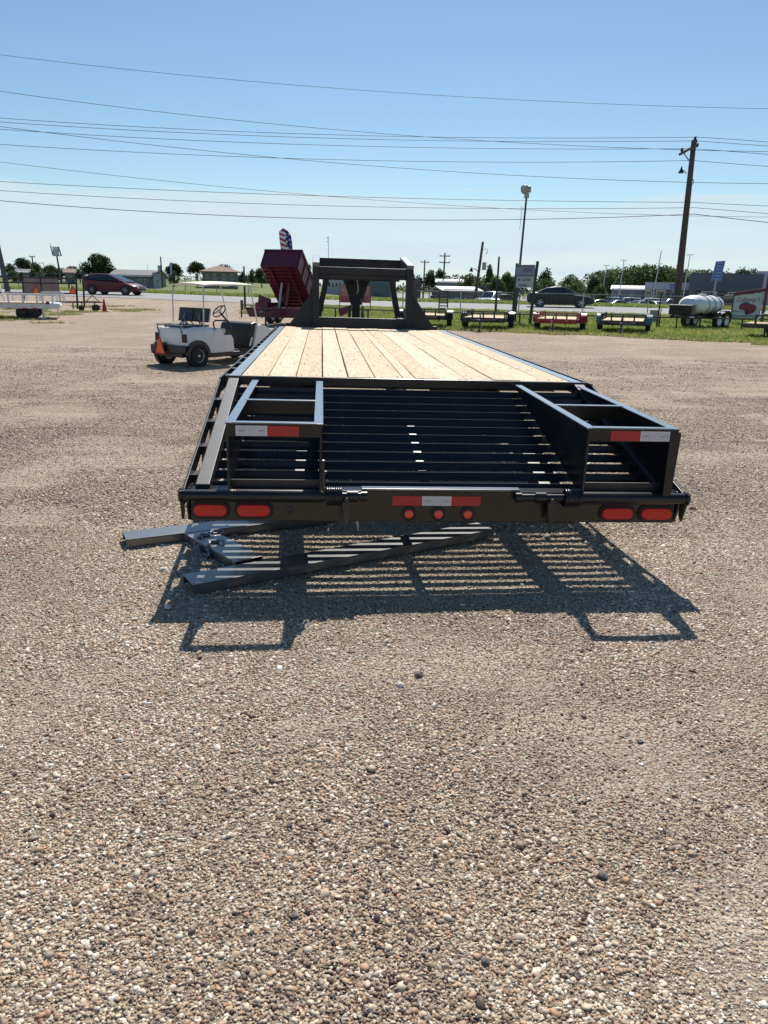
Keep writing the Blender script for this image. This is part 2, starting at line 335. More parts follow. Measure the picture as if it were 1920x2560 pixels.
def gheight(x, y):
    return T(x, y) + np.where(np.abs(y) < 40, .012*(vnoise(x, y, 1.3, 5)-.5)+.006*(vnoise(x, y, 4, 6)-.5), 0)
gx = axis_lines(-4500, 4500, -6, 6, .08, 1.12); gy = axis_lines(-200, 5000, -3.2, 6, .08, 1.08)
grid_mesh('ground', gx, gy, gheight, {'sand': sand, 'track': lambda x, y: sm(2.5, 6, y)*.9+.1}, GRAVEL)

# loose pebbles lying on the near ground (one uncountable mass)
def pebbles():
    pm = bpy.data.materials.new('pebble'); pm.use_nodes = True; t = pm.node_tree; b = t.nodes['Principled BSDF']
    a = t.nodes.new('ShaderNodeAttribute'); a.attribute_type = 'INSTANCER'; a.attribute_name = 'tone'
    r = ramp(t, a.outputs['Fac'], PEBCOLS)
    c = t.nodes.new('ShaderNodeTexCoord'); nn = t.nodes.new('ShaderNodeTexNoise'); nn.inputs['Scale'].default_value = 1.6; nn.inputs['Detail'].default_value = 4; t.links.new(c.outputs['Object'], nn.inputs['Vector'])
    mr = t.nodes.new('ShaderNodeMapRange'); mr.inputs['To Min'].default_value = .72; mr.inputs['To Max'].default_value = 1.25; t.links.new(nn.outputs['Fac'], mr.inputs['Value'])
    mu = t.nodes.new('ShaderNodeVectorMath'); mu.operation = 'SCALE'; t.links.new(r.outputs[0], mu.inputs[0]); t.links.new(mr.outputs[0], mu.inputs['Scale']); t.links.new(mu.outputs[0], b.inputs['Base Color'])
    b.inputs['Roughness'].default_value = .62; b.inputs['Specular IOR Level'].default_value = .4
    src = bpy.data.collections.new('pebble_shapes')
    import bmesh
    for k in range(6):
        bm = bmesh.new(); bmesh.ops.create_icosphere(bm, subdivisions=2, radius=1)
        for v in bm.verts:
            q = v.co*1.1+Vector((k*7.3, 0, 0)); v.co *= 1+.32*mnoise.noise(q)+.1*mnoise.noise(q*2.3); v.co.z *= .62
        me = bpy.data.meshes.new('pebble_shape'); bm.to_mesh(me); bm.free(); me.polygons.foreach_set('use_smooth', [True]*len(me.polygons)); me.materials.append(pm)
        src.objects.link(bpy.data.objects.new('pebble_shape', me))
    P = []
    def area(n, d0, d1, rmed, spread):
        u = RNG.random(n); d = np.sqrt(d0*d0+(d1*d1-d0*d0)*u); lim = .58*d+.3; lat = np.where(RNG.random(n) < .72, (RNG.random(n)*2-1)*lim, np.sign(RNG.random(n)-.5)*lim*(1+np.abs(RNG.normal(0, .55, n))))
        x = CAMP.x+math.sin(YAW)*d+math.cos(YAW)*lat; y = CAMP.y+math.cos(YAW)*d-math.sin(YAW)*lat
        s = sand(x, y); keep = RNG.random(n) > s*.84
        x, y, s = x[keep], y[keep], s[keep]; r = rmed*np.exp(RNG.normal(0, spread, len(x)))*(1-.35*s)
        return x, y, np.clip(r, .0022, .019)
    sets = [area(680000, 1.0, 4.6, .0034, .38), area(330000, 4.6, 8.0, .0044, .34), area(120000, 7.4, 11.5, .0052, .3), area(80000, 11, 18, .006, .3), area(500, 1.0, 7.0, .0085, .22)]
    x = np.concatenate([q[0] for q in sets]); y = np.concatenate([q[1] for q in sets]); r = np.concatenate([q[2] for q in sets]); n = len(x)
    z = gheight(x, y)+r*.25
    me = bpy.data.meshes.new('gravel_pebbles'); me.vertices.add(n); me.vertices.foreach_set('co', np.stack([x, y, z], 1).astype(np.float32).ravel())
    def att(k, ty, v): q = me.attributes.new(k, ty, 'POINT'); q.data.foreach_set('vector' if ty == 'FLOAT_VECTOR' else 'value', v.astype(np.float32).ravel())
    att('tone', 'FLOAT', np.clip(RNG.beta(2.1, 2.2, n)+.30*(vnoise(x, y, 1.1, 9)-.5)+.10*(vnoise(x, y, 6, 4)-.5)+(RNG.random(n) < .03)*.4, 0, 1))
    att('rot', 'FLOAT_VECTOR', np.stack([RNG.normal(0, .35, n), RNG.normal(0, .35, n), RNG.random(n)*6.283], 1))
    att('scl', 'FLOAT_VECTOR', np.stack([r*RNG.uniform(.9, 1.5, n), r*RNG.uniform(.75, 1.1, n), r*RNG.uniform(.7, 1.15, n)], 1))
    me.materials.append(pm); o = bpy.data.objects.new('gravel_pebbles', me); COL.objects.link(o); tag(o, 'loose rounded brown and tan pebbles covering the gravel lot', 'gravel', kind='stuff')
    ng = bpy.data.node_groups.new('scatter', 'GeometryNodeTree'); ng.interface.new_socket('Geometry', in_out='INPUT', socket_type='NodeSocketGeometry'); ng.interface.new_socket('Geometry', in_out='OUTPUT', socket_type='NodeSocketGeometry')
    gn = ng.nodes.new; gi = gn('NodeGroupInput'); go = gn('NodeGroupOutput'); io = gn('GeometryNodeInstanceOnPoints'); ci = gn('GeometryNodeCollectionInfo'); ci.inputs['Collection'].default_value = src; ci.inputs['Separate Children'].default_value = True
    io.inputs['Pick Instance'].default_value = True
    def na(k, ty): q = gn('GeometryNodeInputNamedAttribute'); q.data_type = ty; q.inputs['Name'].default_value = k; return q
    rt = na('rot', 'FLOAT_VECTOR'); sc = na('scl', 'FLOAT_VECTOR')
    L = ng.links.new; L(gi.outputs[0], io.inputs['Points']); L(ci.outputs[0], io.inputs['Instance']); L(rt.outputs['Attribute'], io.inputs['Rotation']); L(sc.outputs['Attribute'], io.inputs['Scale']); L(io.outputs[0], go.inputs[0])
    md = o.modifiers.new('scatter', 'NODES'); md.node_group = ng
pebbles()

# ================================================================ GOOSENECK DECK TRAILER
TR = thing('gooseneck_trailer', 'long black gooseneck flatbed trailer with pine plank deck and folded rear ramps', 'trailer', (0, 0, 0)); TR.rotation_euler = (0, .0086, 0)
YD, DL, HD, WW, HB = 1.602, 6.535, .880, 1.157, .4696
YF = YD+DL
# deck boards: twelve wide and one narrow, each its own plank with joints between
pxj = [598.6, 664.7, 731.5, 798.2, 861.5, 931, 1000, 1030, 1092, 1160.5, 1228.5, 1297, 1362, 1428]
xj = [-WW+(p-598.6)/829.4*2*WW for p in pxj]
for i in range(13):
    a, b = xj[i], xj[i+1]; g = random.choice([.0015, .002, .003, .004])
    if i in (2, 4): g = .006
    m = MB(); sk = random.uniform(-.003, .003); dz = random.uniform(-.0025, .0025); y0 = YD+.012+random.uniform(0, .006)
    a0, b0 = a+g, b-g; n = 8; rings = []
    for k in range(n+1):
        y = y0+(YF-y0)*k/n; s = sk*k/n + .0015*math.sin(k*1.7+i); c = .0025*math.sin(k*.9+i*2)
        rings.append([Vector((a0+s, y, HD-.038)), Vector((b0+s, y, HD-.038)), Vector((b0+s, y, HD-.003+dz)), Vector((b0+s-.004, y, HD+dz+c)), Vector((a0+s+.004, y, HD+dz+c)), Vector((a0+s, y, HD-.003+dz))])
    m.loft(rings); o = m.build('deck_board', WOODS[i % 5], TR); o.data.transform(Matrix.Identity(4))
scr = MB()
for y in np.arange(YD+.10, YF, .82):
    for i in range(13):
        w_ = xj[i+1]-xj[i]
        for f in ((.22, .78) if w_ > .12 else (.5,)):
            x = xj[i]+w_*f+random.uniform(-.006, .006); scr.cyl((x, y+random.uniform(-.012, .012), HD-.004), (x, y, HD+.0035), .0032, n=6)
scr.build('deck_screws', BLKM, TR, kind='stuff')
# frame
m = MB()
for s in (-1, 1):
    m.box((s*1.2, YD+DL/2, .84), (.075, DL, .075)); 
m.build('side_rail', FLG, TR, bevel=.004)
m = MB()
for s in (-1, 1):
    m.box((s*.68, YD+DL/2+.1, .60), (.13, DL+.1, .30))
m.box((0, YD+DL/2, .62), (.05, DL, .05)); 
for y in np.arange(YD+.4, YF, .41): m.box((0, y, .80), (2.30, .05, .075))
m.build('main_frame', BLKM, TR)
MB().box((0, YD-.005, .85), (2.52, .03, .06)).build('deck_end_beam', BLK, TR, bevel=.003)
for s in (-1, 1):
    m = MB(); m.box((s*1.289, (YD+YF)/2-.02, .822), (.012, DL+.04, .10))
    m.bar((s*1.289, YD-.04, .822), (s*1.289, .03, .455), .012, .085)
    m.build('rub_rail', BLK, TR, bevel=.002)
    for y in np.arange(YD+.22, YF-.05, .43):
        m = MB(); m.box((s*1.262, y, .82), (.04, .07, .085)); m.build('stake_pocket', BLKM, TR)
    for k in range(4):
        t = (k+.55)/4.3; y = .12+t*1.45; z = .47+t*.36
        MB().bar((s*1.236, y, z-.055), (s*1.283, y, z-.055), .09, .10).build('cross_member_end', BLKM, TR, bevel=.003)
# dovetail
DV0, DV1 = Vector((0, .10, .478)), Vector((0, YD-.03, .822)); dv = DV1-DV0; dvn = dv.normalized(); dnm = Vector((0, -dvn.z, dvn.y))
for s in (-1, 1):
    m = MB(); m.bar(DV0+Vector((s*1.2, -.03, -.02)), DV1+Vector((s*1.2, .03, -.005)), .07, .11, up=(0, 0, 1))
    m.build('dovetail_side_channel', DULL, TR, bevel=.004)
sl0 = None
for k in range(12):
    c = DV0+dv*((k+.62)/12.1)
    if sl0 is None:
        m = MB(); h = .030; W2 = 1.163; t = .006
        prof = [(-h, -h*1.2), (-.003, .004), (.003, .004), (h, -h*1.05), (h-t*1.4, -h*1.05), (0, .004-t*1.5), (-h+t*1.4, -h*1.2)]
        m.prism(prof, (-W2, 0, 0), (0, 1, 0), (0, 0, 1), (2*W2, 0, 0)); sl0 = m.build('dovetail_slat', BLK, TR, loc=c)
    else:
        inst(sl0, TR, c+Vector((random.uniform(-.003, .003), 0, random.uniform(-.001, .001))))
m = MB()
for x, w_ in ((-.685, .13), (.665, .13), (-.03, .045)):
    m.bar(DV0+Vector((x, -.04, -.12)), DV1+Vector((x, .03, -.12)), w_, .10 if w_ > .1 else .05)
m.build('dovetail_beams', BLKM, TR)
# bumper with bevelled ends
m = MB(); m.box((0, .079, .408), (2.52, .083, .164))
for s in (-1, 1): m.prism([(.0, .328), (.075, .328), (.11, .49), (.0, .495), (-.035, .45), (-.03, .42)], (s*1.262, .045, 0), (0, 1, 0), (0, 0, 1), (s*.014, 0, 0))
bump = m.build('rear_bumper', mat('bumper_paint', (.010, .010, .010), .24, spec=.42, coat=.1, dirt=(.018, .017, .015), vscale=4, bump=.02, bscale=6), TR, bevel=.004)
m = MB(); m.bar((-.40, .06, .496), (.42, .06, .496), .05, .012); m.build('bumper_top_edge', FLG, TR, bevel=.002)
# hinge bars, sleeves, springs, latches
for s, a, b in ((-1, -1.285, -.585), (1, .725, 1.285)):
    m = MB(); m.cyl((a, 0, HB), (b, 0, HB), .029, n=18); m.build('hinge_pipe', BLK, TR, smooth='auto')
    e = s*1.295; m = MB(); m.lathe([(.0, -.012), (.034, -.010), (.04, 0), (.034, .010), (0, .012)], (e, 0, HB), (1, 0, 0), 18); m.prism([(-.045, .03), (.035, .03), (.04, -.10), (0.01, -.13)], (e-.006, .01, HB), (0, 1, 0), (0, 0, 1), (.012, 0, 0)); m.build('pipe_end_cap', BLK, TR, smooth='auto')
for s, x0, x1, xe in ((-1, -.578, -.50, -.405), (1, .725, .640, .418)):
    m = MB(); pts = []
    for k in range(7*14+1):
        t = k/(7*14); a = t*7*2*math.pi; pts.append((x0+(x1-x0)*t, .042*math.cos(a), HB+.042*math.sin(a)))
    m.tube(pts, .0070, n=6); m.build('coil_spring', BLK, TR, smooth=True)
    m = MB(); m.cyl((x0, 0, HB), (xe, 0, HB), .020, n=14); 
    m.lathe([(.0, -.028), (.029, -.028), (.029, .028), (0, .028)], ((x1*.45+xe*.55), 0, HB), (1, 0, 0), 16); m.cyl((xe+s*.0, 0, HB), (xe-s*.03, 0, HB), .026, n=14)
    m.build('hinge_pin', BLK, TR, smooth='auto')
    x = x1*.72+xe*.28; m = MB(); m.prism([(-.028, 0), (.02, .0), (.004, -.115), (-.012, -.125)], (x, -.028, HB-.02), (1, 0, 0), (0, 0, 1), (0, -.01, 0)); m.lathe([(0, -.006), (.013, -.006), (.013, .006), (0, .006)], (x-.004, -.032, HB-.01), (0, 1, 0), 10)
    m.build('latch_plate', BLKM, TR, bevel=.002)
    m = MB(); xx = -.508 if s < 0 else .585; m.cyl((xx, -.012, HB-.02), (xx+.002, -.006, HB-.19), .0055, n=6); m.build('drain_rod', BLKM, TR)
m = MB(); m.cyl((-.592, -.03, .49), (-.597, -.03, .655), .008, n=8); m.cyl((-.612, -.03, .60), (-.578, -.03, .60), .008, n=8); m.lathe([(0, -.008), (.011, -.004), (.011, .006), (0, .01)], (-.597, -.03, .655), (0, 0, 1), 10); m.build('ramp_release_pin', BLKM, TR, smooth='auto')
# lamps
def stadium(w_, h, n=8):
    r = h/2; q = []
    for sx_, a0 in ((1, -90), (-1, 90)):
        for k in range(n+1): a = R(a0+180*k/n); q.append((sx_*(w_/2-r)+math.cos(a)*r, math.sin(a)*r))
    return q
def oval(x, z, parent=TR):
    g = MB(); g.prism(stadium(.20, .095), (x, .040, z), (1, 0, 0), (0, 0, 1), (0, -.012, 0)); g.prism(stadium(.185, .08), (x, .030, z), (1, 0, 0), (0, 0, 1), (0, -.008, 0)); go = g.build('lamp_gasket', GASK, parent, bevel=.003)
    l_ = MB(); l_.prism(stadium(.166, .062), (x, .026, z), (1, 0, 0), (0, 0, 1), (0, -.012, 0)); l_.build('lamp_lens', LENS, go, bevel=.005)
for x, z in ((-1.160, .386), (-.945, .386), (.945, .380), (1.156, .380)): oval(x, z)
for x in (-.155, -.002, .151):
    g = MB(); g.lathe([(0, 0), (.038, 0), (.038, .010), (.030, .014), (0, .014)], (x, .040, .371), (0, -1, 0), 20); go = g.build('marker_gasket', GASK, TR, smooth='auto')
    l_ = MB(); l_.lathe([(0, 0), (.0225, 0), (.0225, .006), (.015, .011), (.004, .012), (0, .010)], (x, .026, .371), (0, -1, 0), 20); l_.build('marker_lens', LENSO, go, smooth='auto')
m = MB(); m.lathe([(0, 0), (.017, 0), (.017, .004), (.008, .007), (0, .008)], (-.765, .038, .388), (0, -1, 0), 12); m.build('plug', BLKM, TR, smooth='auto')
def tape(x0, x1, z0, z1, y, cols, parent, txt=True):
    n = len(cols); w_ = (x1-x0)/n
    for i, c in enumerate(cols):
        o = MB().box(((x0+w_*(i+.5)), y-.001, (z0+z1)/2), (w_-.001, .002, z1-z0)).build('reflective_tape', TAPR if c == 'r' else TAPW, parent)
        if c == 'w' and txt:
            g = MB()
            for k in range(1, 14): g.box((x0+w_*i+w_*k/14, y-.0024, (z0+z1)/2), (.0006, .0004, z1-z0-.004))
            for k in range(1, 5): g.box((x0+w_*(i+.5), y-.0024, z0+(z1-z0)*k/5), (w_-.004, .0004, .0006))
            g.build('tape_grid', GREYM, o)
            for xx in (.2, .82): text('tape_print', 'DOT-C2', .0075, INK, o, (x0+w_*(i+xx), y-.0032, (z0+z1)/2), ext=.0002)
tape(-.242, .217, .413, .463, .0375, 'rwr', TR)
# ramps
def ramp_box(x0, x1, tapes, tx0, tx1):
    yn, hr, yt = -.022, .835, 1.52; zt = .862
    r = bpy.data.objects.new('fold_down_ramp', None); COL.objects.link(r); r.parent = TR
    for sx_, x in ((-1, x0), (1, x1)):
        m = MB(); th = .012
        poly = [(yn, .475), (yn, hr-.004), (yt-.05, zt-.004), (yt, zt-.022), (yt-.06, .835), (.15, .52)]
        m.prism(poly, (x-th/2, 0, 0), (0, 1, 0), (0, 0, 1), (th, 0, 0))
        fl = MB(); xc = x - sx_*.012
        fl.bar((xc, yn, hr), (xc, yt-.03, zt), .046, .009); m.build('ramp_side_plate', BLK, r, bevel=.002); fl.build('ramp_top_flange', FLG, r, bevel=.003)
    xm, wd = (x0+x1)/2, x1-x0-.014
    m = MB(); m.box((xm, yn+.001, hr-.032), (wd+.02, .008, .062)); m.build('ramp_end_bar', bump.data.materials[0], r, bevel=.002)
    m = MB(); m.box((xm, yn+.02, hr+.003), (wd-.03, .045, .008)); m.build('ramp_end_flange', FLG, r, bevel=.002)
    ym = .66; zm = hr+(zt-hr)*(ym/yt)
    m = MB(); m.box((xm, ym, zm-.035), (wd, .008, .07)); m.build('ramp_mid_plate', bump.data.materials[0], r)
    m = MB(); m.box((xm, ym+.014, zm+.003), (wd-.03, .04, .008)); m.build('ramp_mid_flange', FLG, r, bevel=.002)
    for k in range(11):
        c = DV0+dv*((k+1.10)/12.1)+dnm*.03
        m = MB(); h = .022
        m.prism([(-h, -h), (0, 0.002), (h, -h), (h-.007, -h), (0, -.007), (-h+.007, -h)], (x0+.008, c.y, c.z), (0, 1, 0), (0, 0, 1), (wd-.003, 0, 0)); m.build('ramp_slat', BLK, r)
    m = MB(); m.cyl((x0-.005, 0, HB), (x1+.005, 0, HB), .033, n=18); m.build('ramp_hinge_sleeve', BLK, r, smooth='auto')
    MB().box((xm, .052, .508), (wd, .012, .065)).build('ramp_foot_plate', BLKM, r)
    tape(tx0, tx1, hr-.058, hr-.008, yn-.004, tapes, r)
ramp_box(-1.059, -.6077, 'wr', -1.019, -.714)
ramp_box(.7321, 1.19, 'rw', .842, 1.150)
MB().prism([(1.152, .79), (1.152, .49), (1.196, .49), (1.208, .815), (1.200, .825), (1.158, .825)], (0, -.029, 0), (1, 0, 0), (0, 0, 1), (0, .006, 0)).build('ramp_corner_plate', BLK, TR, bevel=.001)
# gooseneck
GN = [bpy.data.objects.new('gooseneck', None)]; COL.objects.link(GN[0]); GN[0].parent = TR; GN = GN[0]
yg = 8.2
for s in (-1, 1):
    m = MB(); m.box((s*.70, yg, (.62+1.74)/2), (.10, .13, 1.12)); m.build('upright', GRYB, GN, bevel=.006)
    m = MB(); m.prism([(s*.75, .86), (s*1.13, .86), (s*.75, 1.40)], (0, yg-.02, 0), (1, 0, 0), (0, 0, 1), (0, .03, 0)); m.build('corner_gusset', GRYB, GN, bevel=.003)
    m = MB(); m.bar((s*.70, yg-.04, 1.735), (s*.70, 9.3, 1.885), .105, .15, up=(0, 0, 1)); m.build('neck_beam', STEEL, GN, bevel=.006)
    m = MB(); m.bar((s*.67, 9.5, .97), (s*.53, 9.5, 1.62), .09, .16, up=(0, 1, 0)); m.build('inner_leg', GRYB, GN, bevel=.006)
    m = MB(); m.box((s*.66, 8.85, .92), (.11, 1.4, .16)); m.build('neck_foot_beam', GRYB, GN)
m = MB(); m.box((0, yg, 1.70), (1.30, .09, .10)); m.box((0, yg+.04, 1.62), (1.30, .06, .06)); m.build('neck_cross_beam', GRYB, GN, bevel=.005)
m = MB(); m.box((0, 9.28, 1.84), (1.42, .09, .14)); m.build('front_cross_beam', GRYB, GN, bevel=.005)
m = MB(); m.box((0, 9.5, 1.66), (1.34, .10, .17)); m.build('rear_cross_beam', GRYB, GN, bevel=.005)
m = MB(); m.box((0, yg, .955), (1.36, .08, .145)); m.box((0, yg+.03, .90), (2.3, .03, .06)); m.build('neck_sill', GRYB, GN, bevel=.005)
m = MB(); m.box((-.017, 10.1, 1.18), (.135, .13, .90)); m.cyl((-.017, 10.1, .30), (-.017, 10.1, .76), .05, n=12); m.build('coupler_post', GRYB, GN, bevel=.006)
for s in (-1, 1):
    q = [(.06, 1.62), (.26, 1.62), (.20, 1.52), (.155, 1.38), (.12, 1.25), (.09, 1.18), (.07, 1.17), (.06, 1.3)]
    m = MB(); m.prism([(-.017+s*a, b) for a, b in q], (0, 10.05, 0), (1, 0, 0), (0, 0, 1), (0, .09, 0)); m.build('coupler_gusset', GRYB, GN, bevel=.004)
    m = MB(); m.cyl((-.017+s*.115, 10.0, .35), (-.017+s*.115, 10.0, 1.15), .028, n=10); m.box((-.017+s*.115, 10.0, .33), (.12, .12, .02)); m.build('landing_jack', BLKM, GN)
m = MB(); m.tube([(-.02, 9.9, 1.60), (.0, 9.86, 1.50), (.01, 9.9, 1.42), (-.01, 9.95, 1.36)], .012, 6); m.tube([(.06, 9.95, 1.28), (.10, 9.9, 1.1), (.12, 9.9, .98), (.14, 9.9, .9)], .008, 6); m.build('hanging_cable', GREYM, GN, smooth=True)
m = MB()
for s in (-1, 1): m.bar((s*.35, 9.5, 1.72), (-.017+s*.08, 10.1, 1.62), .09, .14)
m.box((-.017, 10.1, 1.66), (.55, .15, .10)); m.build('coupler_arms', GRYB, GN)
# running gear (under the deck)
for y in (4.3, 5.2):
    ax = MB(); ax.cyl((-1.0, y, .40), (1.0, y, .40), .05, n=10); axo = ax.build('axle', BLKM, TR)
    for x in (-1.02, -.80, .80, 1.02):
        m = MB(); m.lathe([(.2, -.09), (.36, -.10), (.40, -.07), (.40, .07), (.36, .10), (.2, .09)], (x, y, .40), (1, 0, 0), 22); m.build('tyre', RUB, axo, smooth='auto')
m = MB(); m.build('x', BLKM) if 0 else None
for x in (-.62, .62):
    m = MB(); m.box((x, 8.6, .42), (.10, .10, .84)); m.box((x, 8.6, .012), (.25, .25, .024)); m.build('front_leg', BLKM, TR)

# ================================================================ loose steel frame lying under the bumper, chain on it
FT = thing('steel_towing_frame', 'loose grey steel channel frame lying on gravel under the rear bumper', 'steel frame', (0, 0, 0))
TP, TH = .062, .006
def channel(name, a, b, wd, open_end=True):
    a, b = [Vector((CAMP.x+(q[0]-CAMP.x)*1.0205, CAMP.y+(q[1]-CAMP.y)*1.0205, 0)) for q in (a, b)]; d = (b-a).normalized(); sdv = Vector((-d.y, d.x, 0))*wd/2
    m = MB(); z = Vector((0, 0, 1))
    m.prism([(-wd/2, TP-TH), (wd/2, TP-TH), (wd/2, TP), (-wd/2, TP)], a, sdv.normalized(), z, b-a)
    for s in (-1, 1): m.prism([(s*wd/2-s*.006, .012), (s*wd/2, .012), (s*wd/2, TP-TH), (s*wd/2-s*.006, TP-TH)], a, sdv.normalized(), z, b-a)
    return m.build(name, STEEL, FT, bevel=.0015)
channel('long_rail', (-1.255, -.145), (.405, .71), .168)
channel('short_rail', (-1.73, .555), (-.55, 1.02), .165)
c_ = channel('cross_rail', (-1.345, .66), (-.985, .15), .17); c_.location.z = -.0025
def link_chain(pts, parent):
    for i in range(len(pts)-1):
        a, b = Vector(pts[i]), Vector(pts[i+1]); c = (a+b)/2; d = (b-a); L = max(.018, d.length*.70); x, y, z = frame(d); u = x if i % 2 else y
        q = []
        for k in range(14):
            t = 2*math.pi*k/14; q.append(c + z*math.cos(t)*L + u*math.sin(t)*.0125)
        MB().tube(q, .0048, 6, closed=True).build('chain_link', ZINC if False else CHN, parent, smooth=True)
CHN = mat('chain_steel', (.22, .25, .29), .35, metal=.8)
def gp(px, py, z=.064): p = gz(px, py, z); return (p.x, p.y, z)
cx0 = lambda u, v: (440+u*.181, 1280+v*.181)
path = [gp(*cx0(640, 262)), gp(*cx0(575, 272)), gp(*cx0(510, 292)), gp(*cx0(450, 312)), gp(*cx0(385, 325)), gp(*cx0(330, 340)), gp(*cx0(295, 360), .055), gp(*cx0(285, 425), .04), gp(*cx0(295, 500), .03), gp(*cx0(330, 560), .015), gp(*cx0(385, 600), .013), gp(*cx0(430, 625), .013), gp(*cx0(460, 590), .03), gp(*cx0(440, 520), .045), gp(*cx0(450, 465)), gp(*cx0(505, 420)), gp(*cx0(575, 405)), gp(*cx0(650, 425))]
fine = []
for i in range(len(path)-1):
    fine.append(Vector(path[i]))
fine.append(Vector(path[-1]))
CHT = thing('safety_chain', 'short steel safety chain looped over the loose grey channel frame', 'chain', (0, 0, 0)); link_chain(fine, CHT)

# ================================================================ single larger stones
def stone(px, py, wpx, col, label, hf=.55, seed=0):
    p = ground(px, py); dpt = (p-CAMP).dot(FW); r = wpx*dpt/FPX/2
    import bmesh
    bm = bmesh.new(); bmesh.ops.create_icosphere(bm, subdivisions=3, radius=1)
    for v in bm.verts:
        q = v.co+Vector((seed*5.1, 0, 0)); v.co *= 1+.35*mnoise.noise(q*1.2)+.12*mnoise.noise(q*3.1); v.co.z *= hf
    me = bpy.data.meshes.new('stone'); bm.to_mesh(me); bm.free(); me.materials.append(col); me.polygons.foreach_set('use_smooth', [seed % 2 == 0]*len(me.polygons))
    o = bpy.data.objects.new('stone', me); COL.objects.link(o); o.location = p+Vector((0, 0, r*hf*.45)); o.scale = (r, r*.85, r*.95); o.rotation_euler = (0, 0, seed*1.3)
    tag(o, label, 'stone', 'stones on the gravel')
WS = mat('limestone', (.62, .59, .53), .85, var=.15, vscale=2, bump=.4, bscale=6); GS = mat('grey_stone', (.13, .125, .12), .7, var=.3, vscale=2, bump=.3, bscale=5)
for i, (px, py, w_, c, lb) in enumerate([
    (411, 1428, 24, WS, 'white stone beside the front end of the loose steel frame'),
    (1046, 1688, 26, GS, 'grey stone in open gravel below the middle of the trailer shadow'),
    (1001, 1714, 20, WS, 'pale stone just left of the grey stone in open gravel'),
    (1367, 1346, 20, GS, 'round grey stone lying within the striped shadow of the right ramp'),
    (420, 1520, 20, WS, 'pale stone inside the left corner of the trailer shadow'),
    (337, 1549, 13, WS, 'small white stone left of the trailer shadow corner'),
    (1508, 2190, 26, GS, 'dark purplish stone alone in the pale gravel at lower right'),
    (1731, 1273, 16, GS, 'small dark stone on gravel right of the bumper end'),
    (361, 1760, 17, WS, 'angular pale stone on gravel at left middle'),
    (300, 1852, 14, WS, 'small round white stone on gravel at left below the angular one'),
    (318, 1942, 16, WS, 'flat white stone on gravel at lower left'),
    (966, 2057, 15, WS, 'white stone on the pale sandy patch'),
    (1213, 2405, 22, GS, 'grey stone close to the bottom of the view right of centre'),
    (735, 2290, 20, GS, 'dark stone close to the bottom of the view left of centre'),
    (1090, 2132, 15, WS, 'white angular stone at the edge of the sandy patch'),
    (1600, 1855, 15, GS, 'small grey stone on the sandy patch at right')]): stone(px, py, w_, c, lb, .6, i)

# ================================================================ vehicles
def wheel(parent, c, r, wd, rim=GREYM, spokes=5, rr=.62, ax=(1, 0, 0), hubm=None):
    n = 22; m = MB(); m.lathe([(r*rr, -wd*.5), (r*.93, -wd*.5), (r, -wd*.34), (r, wd*.34), (r*.93, wd*.5), (r*rr, wd*.5), (r*rr*.97, 0)], c, ax, n)
    t = m.build('tyre', RUB, parent, smooth='auto'); c = Vector(c); x, y, z = frame(ax); g = MB()
    g.lathe([(0, -wd*.30), (r*rr*.9, -wd*.36), (r*rr, -wd*.5), (r*rr, wd*.5), (r*rr*.9, wd*.36), (0, wd*.30)], c, ax, n)
    if spokes:
        for k in range(spokes):
            a = 2*math.pi*k/spokes; d = x*math.cos(a)+y*math.sin(a)
            for s in (-1, 1): g.bar(c+z*s*wd*.38+d*r*.08, c+z*s*wd*.47+d*r*rr*.95, r*.14, r*.05, up=z)
    for s in (-1, 1): g.cyl(c+z*s*wd*.3, c+z*s*wd*.47, r*.13, n=10)
    g.build('rim', rim, t, smooth='auto'); return t

